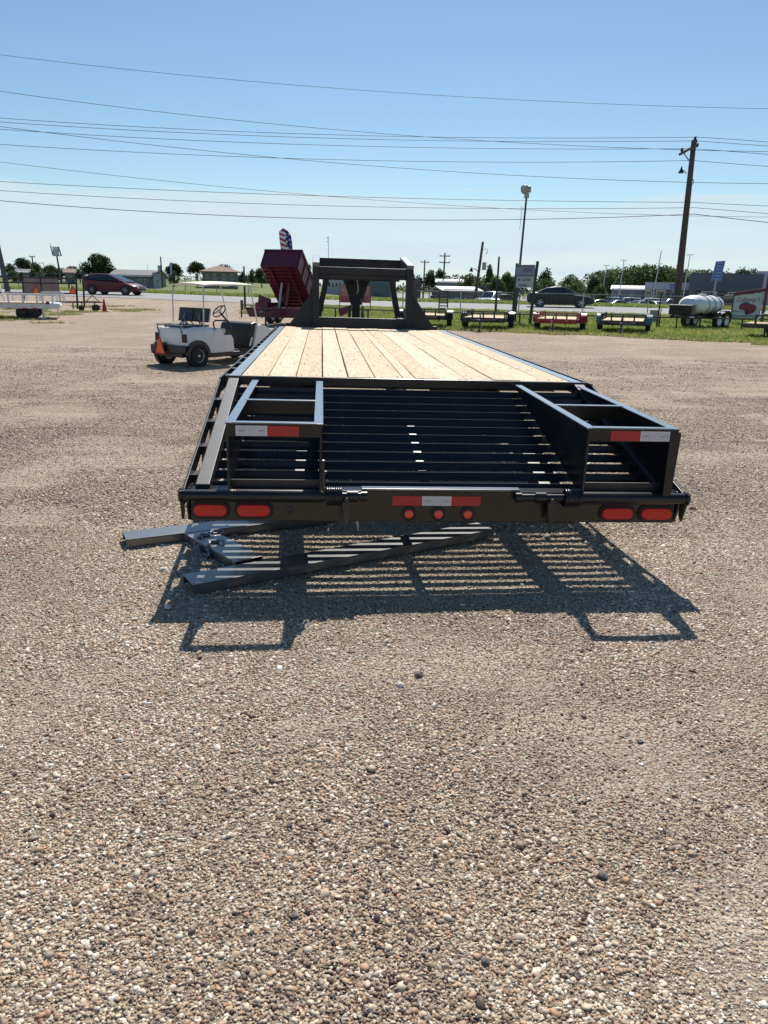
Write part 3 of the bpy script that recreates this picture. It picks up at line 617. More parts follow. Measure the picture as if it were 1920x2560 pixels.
def golf_cart():
    root = thing('golf_cart', 'white golf cart with cream canopy and orange triangle parked left of the trailer', 'golf cart', (-3.13, 11.30, 0), R(-40)); root.scale = (.85, .85, .85)
    P = root
    # rear body tub
    sta = [(-.46, .40, .70, .46), (-.42, .34, .80, .53), (-.20, .34, .83, .56), (.12, .33, .83, .57), (.38, .30, .80, .57), (.46, .28, .70, .57)]
    m = MB(); rings = []
    for y, z0, z1, h in sta:
        rings.append([Vector((a*h, y, z)) for a, z in ((-1, z0), (-1.0, (z0+z1)/2), (-.97, z1-.07), (-.86, z1), (.86, z1), (.97, z1-.07), (1.0, (z0+z1)/2), (1, z0))])
    m.loft(rings); m.build('rear_body', CARTW, P, smooth='auto', bevel=.01)
    for s in (-1, 1):
        m = MB(); m.prism([(.10, .27), (.86, .27), (.84, .56), (.78, .64), (.58, .64), (.50, .76), (.36, .80), (.12, .5)], (s*.575, 0, 0), (0, 1, 0), (0, 0, 1), (-s*.05, 0, 0)); m.build('side_panel', CARTW, P, bevel=.012)
        m = MB(); m.prism([(.04, .17), (2.05, .17), (2.05, .27), (.04, .27)], (s*.56, 0, 0), (0, 1, 0), (0, 0, 1), (-s*.06, 0, 0)); m.build('rocker_trim', BLKM, P, bevel=.01)
        arc = [(-.2+math.cos(R(a))*.33, .23+math.sin(R(a))*.33) for a in range(-5, 186, 14)]; arc += [(-.2+math.cos(R(a))*.25, .23+math.sin(R(a))*.25) for a in range(185, -6, -14)]
        m = MB(); m.prism(arc, (s*.60, 0, 0), (0, 1, 0), (0, 0, 1), (-s*.07, 0, 0)); m.build('wheel_arch', BLKM, P)
        m = MB(); m.lathe([(0, 0), (.28, 0), (.28, .1), (0, .1)], (s*.583, -.2, .24), (-s, 0, 0), 18); m.build('wheel_well', GASK, P)
        wheel(P, (s*.50, -.2, .228), .228, .20, rim=CREAM, spokes=0, rr=.58); wheel(P, (s*.50, 1.62, .228), .228, .18, rim=CREAM, spokes=0, rr=.50)
        # front fender / nose side
        m = MB(); m.prism([(1.22, .30), (1.36, .30), (1.40, .42), (1.50, .50), (1.66, .52), (1.82, .45), (1.88, .33), (2.02, .34), (2.05, .50), (1.92, .68), (1.62, .80), (1.36, .84), (1.30, .60)], (s*.57, 0, 0), (0, 1, 0), (0, 0, 1), (-s*.09, 0, 0)); m.build('front_fender', CARTW, P, bevel=.015)
        m = MB(); m.tube([(s*.47, .68, .66), (s*.50, .60, .72), (s*.50, .56, .92), (s*.50, .62, .96), (s*.50, .98, .95), (s*.50, 1.03, .90), (s*.50, 1.14, .66), (s*.50, 1.05, .62), (s*.48, .70, .65)], .018, 7); m.build('hip_rail', BLKM, P, smooth=True)
        m = MB(); m.prism(stadium(.10, .17, 6), (s*.44, -.455, .60), (1, 0, 0), (0, 0, 1), (0, -.02, 0)); m.build('tail_lamp', mat('cart_lamp', (.10, .008, .012), .2, coat=.5), P, bevel=.004)
        m = MB(); m.tube([(s*.50, .04, .80), (s*.50, .06, 1.2), (s*.50, .08, 1.72)], .016, 7); m.build('roof_post', CREAM, P, smooth=True)
        m = MB(); m.tube([(s*.49, 1.62, .80), (s*.49, 1.54, 1.1), (s*.49, 1.38, 1.72)], .016, 7); m.build('roof_post', CREAM, P, smooth=True)
    m = MB(); m.box((0, .10, .845), (.86, .34, .035)); m.prism([(-.44, .60), (-.30, .86), (.02, .865), (.02, .60)], (-.38, 0, 0), (0, 1, 0), (0, 0, 1), (.76, 0, 0)); m.build('bag_well_trim', BLKM, P, bevel=.01)
    m = MB(); m.box((0, -.49, .36), (1.10, .10, .17)); m.box((.0, -.44, .24), (.8, .12, .1)); m.build('rear_bumper', BLKM, P, bevel=.02)
    m = MB(); m.box((-.40, -.55, .36), (.34, .02, .15)); m.build('rear_plate', mat('brown_plate', (.07, .05, .045), .6), P)
    # luggage frame
    m = MB()
    for s in (-1, 1): m.tube([(s*.40, -.10, .86), (s*.40, -.46, .87), (s*.38, -.50, .80), (s*.36, -.38, .50)], .017, 6)
    m.bar((-.42, -.48, .87), (.42, -.48, .87), .03, .03); m.build('luggage_frame', GREYM, P)
    m = MB(); m.prism([(-.02, 0), (.02, 0), (.0, .0)], (0, 0, 0), (1, 0, 0), (0, 0, 1), (0, .001, 0))
    tri = thing('triangle_sign', 'orange slow vehicle triangle hung on the back of the golf cart', 'sign', (0, 0, 0), R(-40)); tri.scale = (.72, .8, .86)
    off = Matrix.Rotation(R(-40), 3, 'Z') @ (Vector((-.20, -.60, .24))*.85); tri.location = Vector((-3.13, 11.30, 0))+off
    q = [(-.21, 0), (.21, 0), (.03, .37), (-.03, .37)]; MB().prism(q, (0, 0, 0), (1, 0, 0), (0, 0, 1), (0, -.006, 0)).build('border', DRED, tri)
    MB().prism([(-.165, .03), (.165, .03), (.02, .33), (-.02, .33)], (0, -.007, 0), (1, 0, 0), (0, 0, 1), (0, -.006, 0)).build('panel', ORG, tri)
    # seat
    m = MB(); m.box((0, .52, .72), (.98, .46, .12)); m.build('seat', SEATC, P, bevel=.03)
    for x in (-.245, .245):
        m = MB(); mt = Matrix.Rotation(R(-12), 3, 'X'); m.box((x, .22, 1.07), (.47, .05, .30), mtx=mt); m.build('seat_back_shell', BLKM, P, bevel=.015)
        m = MB(); m.box((x, .262, 1.07), (.46, .05, .29), mtx=mt); m.build('seat_back', SEATC, P, bevel=.02)
        m = MB(); m.tube([(x, .17, 1.12), (x, .14, 1.0), (x+.02, .20, .90), (x+.02, .22, .84)], .014, 6); m.build('seat_bracket', GREYM, P, smooth=True)
    m = MB(); m.tube([(-.15, .12, .86), (-.16, .08, .93), (-.10, .06, .96), (.02, .06, .96), (.07, .08, .92), (.09, .12, .86)], .013, 6); m.build('grab_handle', BLKM, P, smooth=True)
    # front cowl, floor, steering
    m = MB(); m.box((0, 1.15, .29), (1.02, .95, .04)); m.build('floor_mat', BLKM, P)
    m = MB(); m.prism([(1.18, .28), (1.36, .30), (1.46, .84), (1.36, .90), (1.22, .86), (1.16, .70)], (-.50, 0, 0), (0, 1, 0), (0, 0, 1), (1.0, 0, 0)); m.build('dashboard', BLKM, P, bevel=.03)
    m = MB(); rings = []
    for y, z0, z1, h in ((1.40, .40, .88, .50), (1.62, .40, .83, .49), (1.85, .38, .72, .46), (2.0, .36, .58, .40), (2.06, .36, .46, .34)): rings.append([Vector((a*h, y, z)) for a, z in ((-1, z0), (-1, z1-.06), (-.8, z1), (.8, z1), (1, z1-.06), (1, z0))])
    m.loft(rings); m.build('nose', CARTW, P, smooth='auto', bevel=.01)
    m = MB(); m.cyl((-.25, 1.30, .84), (-.25, 1.02, 1.10), .022, n=8); so_ = m.build('steering_column', BLKM, P)
    z = Vector((0, -.28, .26)).normalized(); x, y, z = frame(z); c = Vector((-.25, 1.0, 1.12)); m = MB(); m.tube([c+(x*math.cos(2*math.pi*k/20)+y*math.sin(2*math.pi*k/20))*.17 for k in range(20)], .015, 7, closed=True)
    for a in (90, 210, 330): m.bar(c, c+(x*math.cos(R(a))+y*math.sin(R(a)))*.16, .03, .012, up=z)
    m.build('steering_wheel', BLKM, so_, smooth='auto'); MB().box(c+z*.02, (.13, .10, .02), mtx=Matrix((x, y, z)).transposed()).build('scorecard_clip', CREAM, so_)
    MB().bar((.52, 1.14, .36), (.54, 1.20, .56), .03, .03).build('step_trim', CREAM, P)
    # roof
    m = MB(); nx, ny = 8, 8; top = []; W, L = .54, .82
    def rp(i, j, dz=0): u, v = i/nx*2-1, j/ny*2-1; k = 1-.06*abs(v)**3; return Vector((u*W*k, .88+v*L*(1-.04*abs(u)**3), 1.735+.055*(1-u*u)*(1-.5*v*v)-.02*abs(v)**4+dz))
    vs = [rp(i, j) for j in range(ny+1) for i in range(nx+1)]+[rp(i, j, -.035) for j in range(ny+1) for i in range(nx+1)]; q = (nx+1)*(ny+1); fs = []
    for j in range(ny):
        for i in range(nx): a = j*(nx+1)+i; fs.append((a, a+1, a+nx+2, a+nx+1)); fs.append((q+a, q+a+nx+1, q+a+nx+2, q+a+1))
    ed = [(i, 0) for i in range(nx)]+[(nx, j) for j in range(ny)]+[(nx-i, ny) for i in range(nx)]+[(0, ny-j) for j in range(ny)]
    for k in range(len(ed)): a = ed[k]; b = ed[(k+1) % len(ed)]; A = a[1]*(nx+1)+a[0]; B = b[1]*(nx+1)+b[0]; fs.append((A, q+A, q+B, B))
    m.add(vs, fs); rm = mat('canopy', (.80, .74, .58), .45, var=.05); b = rm.node_tree.nodes['Principled BSDF']; b.inputs['Transmission Weight'].default_value = .0; b.inputs['Subsurface Weight'].default_value = .25; b.inputs['Subsurface Radius'].default_value = (.06, .04, .02)
    m.build('canopy_roof', rm, P, smooth='auto')
    br = thing('broom', 'blue-handled broom standing in the back of the golf cart', 'broom', (-3.13, 11.30, 0), R(-40)); br.scale = (.85,)*3
    MB().cyl((.04, .02, 1.10), (-.20, -.46, .46), .014, n=6).build('handle', mat('blue_handle', (.03, .07, .25), .4), br); MB().bar((-.24, -.47, .44), (-.15, -.47, .44), .05, .10).build('brush', BLKM, br)
golf_cart()
for o in list(bpy.data.objects['golf_cart'].children):
    b = o.name.split('.')[0]; ym = sum(v.co.y for v in o.data.vertices)/len(o.data.vertices)
    if b in ('front_fender', 'dashboard', 'nose', 'step_trim') or (b == 'tyre' and ym > 1): o.location.y += .26
    elif b == 'steering_column': o.location.y += .20
    elif b == 'roof_post' and ym > 1: o.location.y += .10
    elif b == 'hip_rail': o.location.y -= .24
    elif b == 'seat': o.location.y -= .05

def car(name, label, cat, loc, rz, paint, kind='sedan', sc=1.0, group=None, rim=GREYM, detail=True):
    root = thing(name, label, cat, loc, rz, group); root.scale = (sc,)*3
    # stations: y, belt height, top-of-hood height, half width ; origin under car centre, +Y = front
    if kind == 'sedan': L, W, H = 4.7, .90, 1.44; body = [(-2.35, .50, .86, .70), (-2.28, .32, .97, .80), (-1.9, .24, 1.02, .88), (-1.2, .20, 1.00, .90), (0, .19, .97, .91), (.9, .20, .94, .90), (1.5, .22, .86, .89), (2.0, .24, .76, .84), (2.28, .30, .64, .74), (2.36, .42, .54, .62)]; cab = [(-1.75, .98, 1.00, .74), (-1.0, .97, 1.35, .63), (-.45, .96, 1.43, .60), (.2, .95, 1.42, .60), (1.22, .92, .93, .74)]
    elif kind == 'hatch': L, W, H = 4.35, .88, 1.47; body = [(-2.15, .55, .95, .72), (-2.08, .32, 1.08, .80), (-1.7, .24, 1.10, .87), (-1.0, .20, 1.06, .88), (0, .19, 1.00, .89), (.8, .20, .95, .88), (1.4, .22, .84, .87), (1.85, .25, .72, .82), (2.12, .30, .60, .70), (2.18, .40, .50, .58)]; cab = [(-2.02, 1.05, 1.12, .70), (-1.65, 1.04, 1.40, .62), (-.9, 1.02, 1.48, .61), (-.1, 1.0, 1.46, .60), (1.30, .93, .92, .72)]
    elif kind == 'suv': L, W, H = 4.7, .93, 1.75; body = [(-2.32, .5, 1.1, .8), (-2.25, .35, 1.2, .88), (-1, .3, 1.18, .93), (0, .3, 1.15, .93), (.9, .3, 1.12, .92), (1.6, .32, 1.05, .9), (2.2, .4, .95, .84), (2.34, .5, .8, .74)]; cab = [(-2.2, 1.15, 1.25, .78), (-1.95, 1.14, 1.68, .68), (-.5, 1.13, 1.76, .68), (.3, 1.12, 1.72, .66), (1.05, 1.08, 1.1, .78)]
    else: L, W, H = 5.6, .96, 1.85; body = [(-2.8, .55, 1.15, .9), (-2.7, .45, 1.2, .95), (-.5, .45, 1.2, .96), (.0, .42, 1.2, .96), (1.2, .42, 1.18, .95), (2.2, .45, 1.1, .92), (2.75, .5, .98, .86), (2.8, .6, .85, .8)]; cab = [(-.75, 1.18, 1.25, .84), (-.55, 1.18, 1.8, .74), (.3, 1.18, 1.85, .73), (.8, 1.17, 1.8, .72), (1.5, 1.15, 1.15, .82)]
    m = MB(); rings = [[Vector((a*h*k, y, z)) for a, k, z in ((-1, .93, z0), (-1, 1.0, z0+(z1-z0)*.45), (-1, .965, z1-.10*(z1-z0)), (-1, .80, z1), (1, .80, z1), (1, .965, z1-.10*(z1-z0)), (1, 1.0, z0+(z1-z0)*.45), (1, .93, z0))] for y, z0, z1, h in body]
    m.loft(rings); m.build('body', paint, root, smooth='auto')
    m = MB(); rings = [[Vector((-.82*W*1.0 if 0 else -max(h, .72), y, zb-.06)), Vector((-h*1.0, y, zr-.04)), Vector((-h*.82, y, zr)), Vector((h*.82, y, zr)), Vector((h, y, zr-.04)), Vector((max(h, .72), y, zb-.06))] for y, zb, zr, h in cab]
    m.loft(rings); cb = m.build('cabin', paint, root, smooth='auto')
    if detail:
        # side panes
        ys = [c[0] for c in cab]
        def zr(y): return np.interp(y, ys, [c[2] for c in cab])
        def hw(y): return np.interp(y, ys, [c[3] for c in cab])
        y0, y1, y2 = cab[0][0]+.22, (cab[1][0]+cab[-1][0])/2+.05, cab[-1][0]-.22
        for s in (-1, 1):
            for a, b in ((y0, y1-.03), (y1+.03, y2)):
                n = 5; lo = []; up = []
                for k in range(n):
                    y = a+(b-a)*k/(n-1); zb = np.interp(y, ys, [c[1] for c in cab])+.02; zt = max(zr(y)-.075, zb+.02); hb = max(hw(y), .72); t = (zt-zb)/max(.05, zr(y)-.04-zb+.08)
                    lo.append(Vector((s*(hb+.006), y, zb))); up.append(Vector((s*(hb+(hw(y)-hb)*t+.008), y, zt)))
                m = MB(); vs = lo+up; fs = [(k, k+1, n+k+1, n+k) if s > 0 else (k, n+k, n+k+1, k+1) for k in range(n-1)]; m.add(vs, fs); p = m.build('window_pane', CGL, cb)
                sd = p.modifiers.new('s', 'SOLIDIFY'); sd.thickness = .006; sd.offset = 1
        for (ya, za, ha), (yb, zb_, hb_) in (((cab[-1][0]-.02, cab[-1][2]+.02, cab[-1][3]*.86), (cab[-2][0]+.06, cab[-2][2]-.03, cab[-2][3]*.80)), ((cab[0][0]+.03, cab[0][2]+.02, cab[0][3]*.86), (cab[1][0]-.04, cab[1][2]-.03, cab[1][3]*.8))):
            sgn = 1 if ya > yb else -1; nrm = Vector((0, sgn*abs(zb_-za), abs(ya-yb))).normalized()*.012
            m = MB(); m.add([Vector((-ha, ya, za))+nrm, Vector((ha, ya, za))+nrm, Vector((hb_, yb, zb_))+nrm, Vector((-hb_, yb, zb_))+nrm], [(0, 1, 2, 3)]); p = m.build('windscreen' if sgn > 0 else 'rear_window', CGL, cb); sd = p.modifiers.new('s', 'SOLIDIFY'); sd.thickness = .006
        for s in (-1, 1):
            m = MB(); m.box((s*.93, cab[-1][0]-.35, cab[-1][1]+.03), (.18, .09, .12)); m.build('mirror', paint, root, bevel=.02)
            f = body[-2]; m = MB(); m.box((s*f[3]*.78, f[0]-.05, f[2]-.06), (.26, .24, .10)); m.build('headlight', CHR, root, bevel=.03)
            f = body[1]; m = MB(); m.box((s*f[3]*.86, f[0]+.03, f[2]-.12), (.18, .12, .14)); m.build('tail_light', LENS, root, bevel=.02)
            m = MB(); m.prism([(body[3][0], .20), (body[-4][0], .20), (body[-4][0], .27), (body[3][0], .27)], (s*.885, 0, 0), (0, 1, 0), (0, 0, 1), (s*.02, 0, 0)); m.build('sill', BLKM, root)
        f = body[-1]; m = MB(); m.box((0, f[0]-.0, f[2]-.08), (.9, .06, .12)); m.build('grille', BLKM, root, bevel=.01)
    wy = L*.30; wr = .335 if kind != 'truck' else .40
    for y in (-wy, wy):
        for s in (-1, 1):
            if detail: m = MB(); m.lathe([(0, 0), (wr+.055, 0), (wr+.055, .05), (0, .05)], (s*(W-.045), y, wr+.02), (s, 0, 0), 22); m.build('wheel_arch', GASK, root)
            wheel(root, (s*(W-.07), y, wr), wr, .20, rim=rim, spokes=5 if detail else 0, rr=.66)
    return root
# passing cars on the road
p = at(285, 59.5); RD = math.atan(-.33)
car('parked_car', 'dark red hatchback on the road behind the pipe gate at left', 'car', p, R(-100)+RD*.25, CARR, 'hatch', 1.06)
p = at(1402, 54.5); car('parked_car', 'black sedan driving along the road behind the chain link fence', 'car', p, R(-90)+RD*.75, CARK, 'sedan', 1.0, rim=mat('alloy', (.55, .56, .58), .3, metal=.5))


def utility(name, label, px, py, rz, wd, ln, paint, fmat, gate=False, deck_z=.45, rail_z=.68, group='small utility trailers in a row along the fence'):
    p = ground(px, py); r = thing(name, label, 'trailer', p, bear(p)+rz, group); h = wd/2
    m = MB()
    for s in (-1, 1): m.box((s*(h-.03), ln/2, deck_z-.06), (.06, ln, .10))
    m.box((0, .03, deck_z-.07), (wd, .06, .15)); m.box((0, ln-.03, deck_z-.06), (wd, .06, .10))
    for k in range(1, 5): m.box((0, ln*k/5, deck_z-.07), (wd, .05, .05))
    m.build('frame', paint, r)
    nb = 8
    for k in range(nb): MB().box((-h+.08+(k+.5)*(wd-.16)/nb, ln/2, deck_z+.005), ((wd-.16)/nb-.012, ln-.1, .035)).build('deck_board', PLY, r)
    for s in (-1, 1):
        m = MB(); m.box((s*(h-.025), ln/2, rail_z), (.045, ln, .04)); m.build('side_rail', paint, r)
        for k in range(6): MB().box((s*(h-.025), .03+(ln-.06)*k/5, (deck_z+rail_z)/2), (.04, .04, rail_z-deck_z)).build('rail_post', paint, r)
    m = MB(); m.box((0, .025, rail_z), (wd, .045, .045)); m.build('front_rail', paint, r)
    for k in range(1, 4): MB().box((-h+wd*k/4, .025, (deck_z+rail_z)/2), (.055, .04, rail_z-deck_z)).build('rail_post', paint, r)
    m = MB()
    for s in (-1, 1): m.bar((s*h*.75, .1, deck_z-.1), (0, -1.15, deck_z-.06), .05, .09)
    m.box((0, -1.2, deck_z-.05), (.09, .30, .07)); m.build('tongue', paint, r)
    m = MB(); m.cyl((.0, -.85, .03), (.0, -.85, deck_z+.12), .028, n=8); m.box((0, -.85, .015), (.18, .18, .03)); m.box((0, -.85, deck_z+.13), (.03, .18, .03)); m.build('tongue_jack', BLKM, r)
    m = MB(); m.tube([(.05, -1.15, deck_z-.1), (.09, -1.0, .12), (.05, -.7, .10), (.03, -.5, deck_z-.15)], .01, 5); m.tube([(-.05, -1.15, deck_z-.1), (-.10, -1.0, .12), (-.05, -.7, .10), (-.03, -.5, deck_z-.15)], .01, 5); m.build('safety_chain', GREYM, r)
    for s in (-1, 1):
        x = s*(h+.09); arc = [(math.cos(R(a))*.42, .30+math.sin(R(a))*.37) for a in range(0, 181, 18)]; arc += [(math.cos(R(a))*.40, .30+math.sin(R(a))*.35) for a in range(180, -1, -18)]
        m = MB(); m.prism(arc, (x-.13, ln*.55, 0), (0, 1, 0), (0, 0, 1), (.26, 0, 0)); m.prism([(-.40, .28), (.40, .28), (.3, .5), (0, .62), (-.3, .5)], (x-s*.13, ln*.55, 0), (0, 1, 0), (0, 0, 1), (s*.012, 0, 0)); m.build('fender', fmat, r, smooth='auto')
        wheel(r, (x, ln*.55, .31), .31, .19, rim=GREYM, spokes=0)
    m = MB(); m.cyl((-h, ln*.55, .31), (h, ln*.55, .31), .03, n=8); m.build('axle', BLKM, r)
    for k in (-.3, .15, .35, .5): MB().box((k*h, -.012, deck_z-.05), (.09, .006, .035)).build('marker_light', LENS if k < .4 else WHT, r)
    if gate:
        for x in (-h+.16, h-.20):
            for s in (-1, 1): MB().box((x+s*.17, ln-.03, deck_z+.42), (.05, .05, .95)).build('ramp_side', paint, r)
            for k in range(8): MB().box((x, ln-.03, deck_z+.0+.115*k+.08), (.30, .05, .04)).build('ramp_rung', paint, r)
    return r
FB = mat('blue_grey_fender', (.12, .17, .24), .25, coat=.5)
utility('utility_trailer', 'black trailer with two tall stand-up ramps, partly behind the gooseneck', 1060, 822, R(-3), 1.62, 2.6, BLKM, BLK, gate=True, deck_z=.48, rail_z=.70)
utility('utility_trailer', 'black utility trailer with wooden deck beside the leaning sign board', 1206, 827, R(-7), 1.60, 3.0, BLKM, BLK)
utility('utility_trailer', 'red utility trailer with wooden deck in front of the black sedan', 1387, 830, R(-6), 1.56, 3.0, REDP, REDP)
utility('utility_trailer', 'dark utility trailer with blue-grey fenders left of the water tank', 1553, 835, R(-2), 1.60, 3.3, BLKM, FB)

def tank_trailer():
    p = ground(1742, 820); r = thing('tank_trailer', 'white water tank strapped on a black tandem trailer', 'tank trailer', p, bear(p)+R(-26)); 
    m = MB(); L = 2.5; a, b = .60, .42; zc = .98; rings = []
    for t, k in ((0, .25), (.03, .7), (.10, .93), (.2, 1), (.8, 1), (.9, .93), (.97, .7), (1, .25)):
        rings.append([Vector((a*k*math.cos(2*math.pi*i/28), -1.1+L*t, zc+b*k*math.sin(2*math.pi*i/28))) for i in range(28)])
    m.loft(rings); tk = m.build('tank', mat('tank_plastic', (.74, .75, .76), .4, var=.04), r, smooth='auto')
    m = MB(); m.lathe([(0, 0), (.20, 0), (.20, .06), (0, .07)], (0, .1, zc+b-.01), (0, 0, 1), 16); m.build('lid', WHT, tk, smooth='auto')
    for y in (-.45, .1, .65):
        m = MB(); m.tube([(a*1.015*math.cos(2*math.pi*i/28), -1.1+L*.5+y, zc+b*1.015*math.sin(2*math.pi*i/28)) for i in range(28)], .016, 5, closed=True); m.build('strap', BLKM, r)
    m = MB()
    for s in (-1, 1): m.box((s*.45, .2, .50), (.07, 3.0, .12)); m.bar((s*.45, -1.2, .5), (0, -2.1, .5), .06, .10)
    for y in (-1.2, -.4, .4, 1.2, 1.6): m.box((0, y, .50), (.9, .06, .10))
    for y in (-.7, .15, 1.0): m.prism([(-.6, .55), (.6, .55), (.5, .68), (.25, .60), (-.25, .60), (-.5, .68)], (0, y, 0), (1, 0, 0), (0, 0, 1), (0, .05, 0))
    m.build('frame', BLKM, r)
    m = MB(); m.box((-.10, -1.35, .78), (1.05, .30, .42)); m.build('front_box', BLK, r, bevel=.01); m = MB(); m.box((0, -1.3, .5), (1.3, .06, .08)); m.build('front_bar', BLKM, r)
    m = MB(); m.cyl((0, -1.9, .02), (0, -1.9, .75), .03, n=8); m.build('tongue_jack', BLKM, r)
    for s in (-1, 1):
        for y in (.35, 1.05): wheel(r, (s*.72, y, .33), .33, .2, rim=WHT, spokes=0)
        m = MB(); m.prism([(-.10, .42), (.05, .68), (.25, .76), (1.15, .76), (1.35, .68), (1.5, .42), (1.47, .40), (1.3, .66), (1.15, .735), (.25, .735), (.07, .66), (-.07, .40)], (s*.72-.13, 0, 0), (0, 1, 0), (0, 0, 1), (.26, 0, 0)); m.build('fender', BLK, r, smooth='auto')
    MB().box((.47, -1.52, .5), (.22, .008, .06)).build('plate', WHT, r)
tank_trailer()

def dump_trailer():
    p = at(712, 29.2); r = thing('dump_trailer', 'burgundy dump trailer with its box raised high, left of the gooseneck', 'dump trailer', p, bear(p)+R(-22))
    m = MB()
    for s in (-1, 1): m.box((s*.5, .9, .52), (.10, 4.0, .16))
    for y in (-1.0, 0, 1.0, 2.0): m.box((0, y, .52), (1.0, .10, .12))
    m.bar((.45, -1.0, .5), (0, -2.3, .46), .08, .14); m.bar((-.45, -1.0, .5), (0, -2.3, .46), .08, .14); m.build('chassis', BURG, r)
    MB().prism([(-1.0, .30), (.95, .30), (1.1, .62), (-1.15, .62)], (0, -1.12, 0), (1, 0, 0), (0, 0, 1), (0, .05, 0)).build('front_panel', BURG, r, bevel=.01)
    MB().box((0, -1.15, .635), (2.25, .12, .03)).build('panel_edge', mat('burg_edge', (.14, .02, .035), .25, coat=.5), r)
    # raised box: floor runs up and toward the viewer from a hinge at the rear
    th = R(40); d = Vector((0, -math.cos(th), math.sin(th))); nn = Vector((0, math.sin(th), math.cos(th))); X = Vector((1, 0, 0)); Lb, Wb, Hb = 2.35, 1.42, .74; hinge = Vector((.1, 1.0, .62))
    bx = bpy.data.objects.new('dump_box', None); COL.objects.link(bx); bx.parent = r
    def pl(name, o, a, b, t): return MB().prism([(0, 0), (1, 0), (1, 1), (0, 1)], o, a, b, t).build(name, BURG, bx)
    o = hinge - X*Wb/2
    pl('box_floor', o, X*Wb, d*Lb, nn*.03); pl('box_front_wall', o+d*Lb, X*Wb, nn*Hb, -d*.03); pl('box_side_wall', o, d*Lb, nn*Hb, X*.03); pl('box_side_wall', o+X*(Wb-.03), d*Lb, nn*Hb, X*.03); 
    for k in range(12): MB().bar(o+d*(Lb*(k+.5)/12)-nn*.03+X*.03, o+d*(Lb*(k+.5)/12)-nn*.03+X*(Wb-.03), .05, .05, up=nn).build('floor_rib', BURG, bx)
    for s in (.25, .75): MB().bar(o+X*Wb*s-nn*.08, o+X*Wb*s-nn*.08+d*Lb*.97, .07, .09, up=nn).build('floor_beam', BURG, bx)
    for xx in (-.02, Wb+.02):
        for k in range(5): MB().bar(o+X*xx+d*(Lb*(k+.05)/4.1)+nn*.02, o+X*xx+d*(Lb*(k+.05)/4.1)+nn*(Hb-.02), .05, .05, up=d).build('side_stake', BURG, bx)
        MB().bar(o+X*xx+nn*Hb, o+X*xx+nn*Hb+d*Lb, .06, .06, up=nn).build('top_rail', BURG, bx)
    MB().bar(o+d*Lb+nn*Hb-X*.05, o+d*Lb+nn*Hb+X*(Wb+.05), .06, .06, up=nn).build('top_rail', BURG, bx)
    MB().bar(o+d*Lb+nn*.0-X*.0, o+d*Lb+X*Wb, .05, .05, up=nn).build('top_rail', BURG, bx)
    for s in (-.14, .14): MB().cyl((s, -.3, .55), Vector((s, 0, 0))+hinge+d*1.5-nn*.05, .05, n=10).build('hydraulic_ram', GREYM if s < 0 else BURG, r)
    MB().bar((-.3, -.1, .6), (.0, .5, 1.5), .12, .10).build('lift_arm', BURG, r)
    for s in (-1, 1):
        for y in (.5, 1.25): wheel(r, (s*.82, y, .34), .34, .2, rim=WHT, spokes=0)
        m = MB(); m.prism([(0, .70), (.2, .8), (1.6, .8), (1.8, .70), (1.8, .66), (0, .66)], (s*.82-.13, 0, 0), (0, 1, 0), (0, 0, 1), (.26, 0, 0)); m.build('fender', BURG, r)
    MB().prism([(-.95, .82), (-.90, 1.12), (-.42, .95), (-.42, .80)], (0, -.4, 0), (1, 0, 0), (0, 0, 1), (0, .04, 0)).build('tool_box_lid', BURG, r)
    MB().box((-.72, -.4, .72), (.5, .4, .2)).build('tool_box', BURG, r, bevel=.01)
    MB().prism([(1.72, .30), (2.38, .62), (2.42, .86), (1.66, .60)], (0, 1.5, 0), (1, 0, 0), (0, 0, 1), (0, .05, 0)).build('open_gate', BURG, r)
    m = MB(); m.box((0, -2.25, .46), (.12, .3, .1)); m.cyl((.0, -1.9, .02), (.0, -1.9, .8), .035, n=8); m.build('hitch', BLKM, r)
    MB().box((-.45, -1.155, .50), (.14, .008, .07)).build('plate', WHT, r)
dump_trailer()

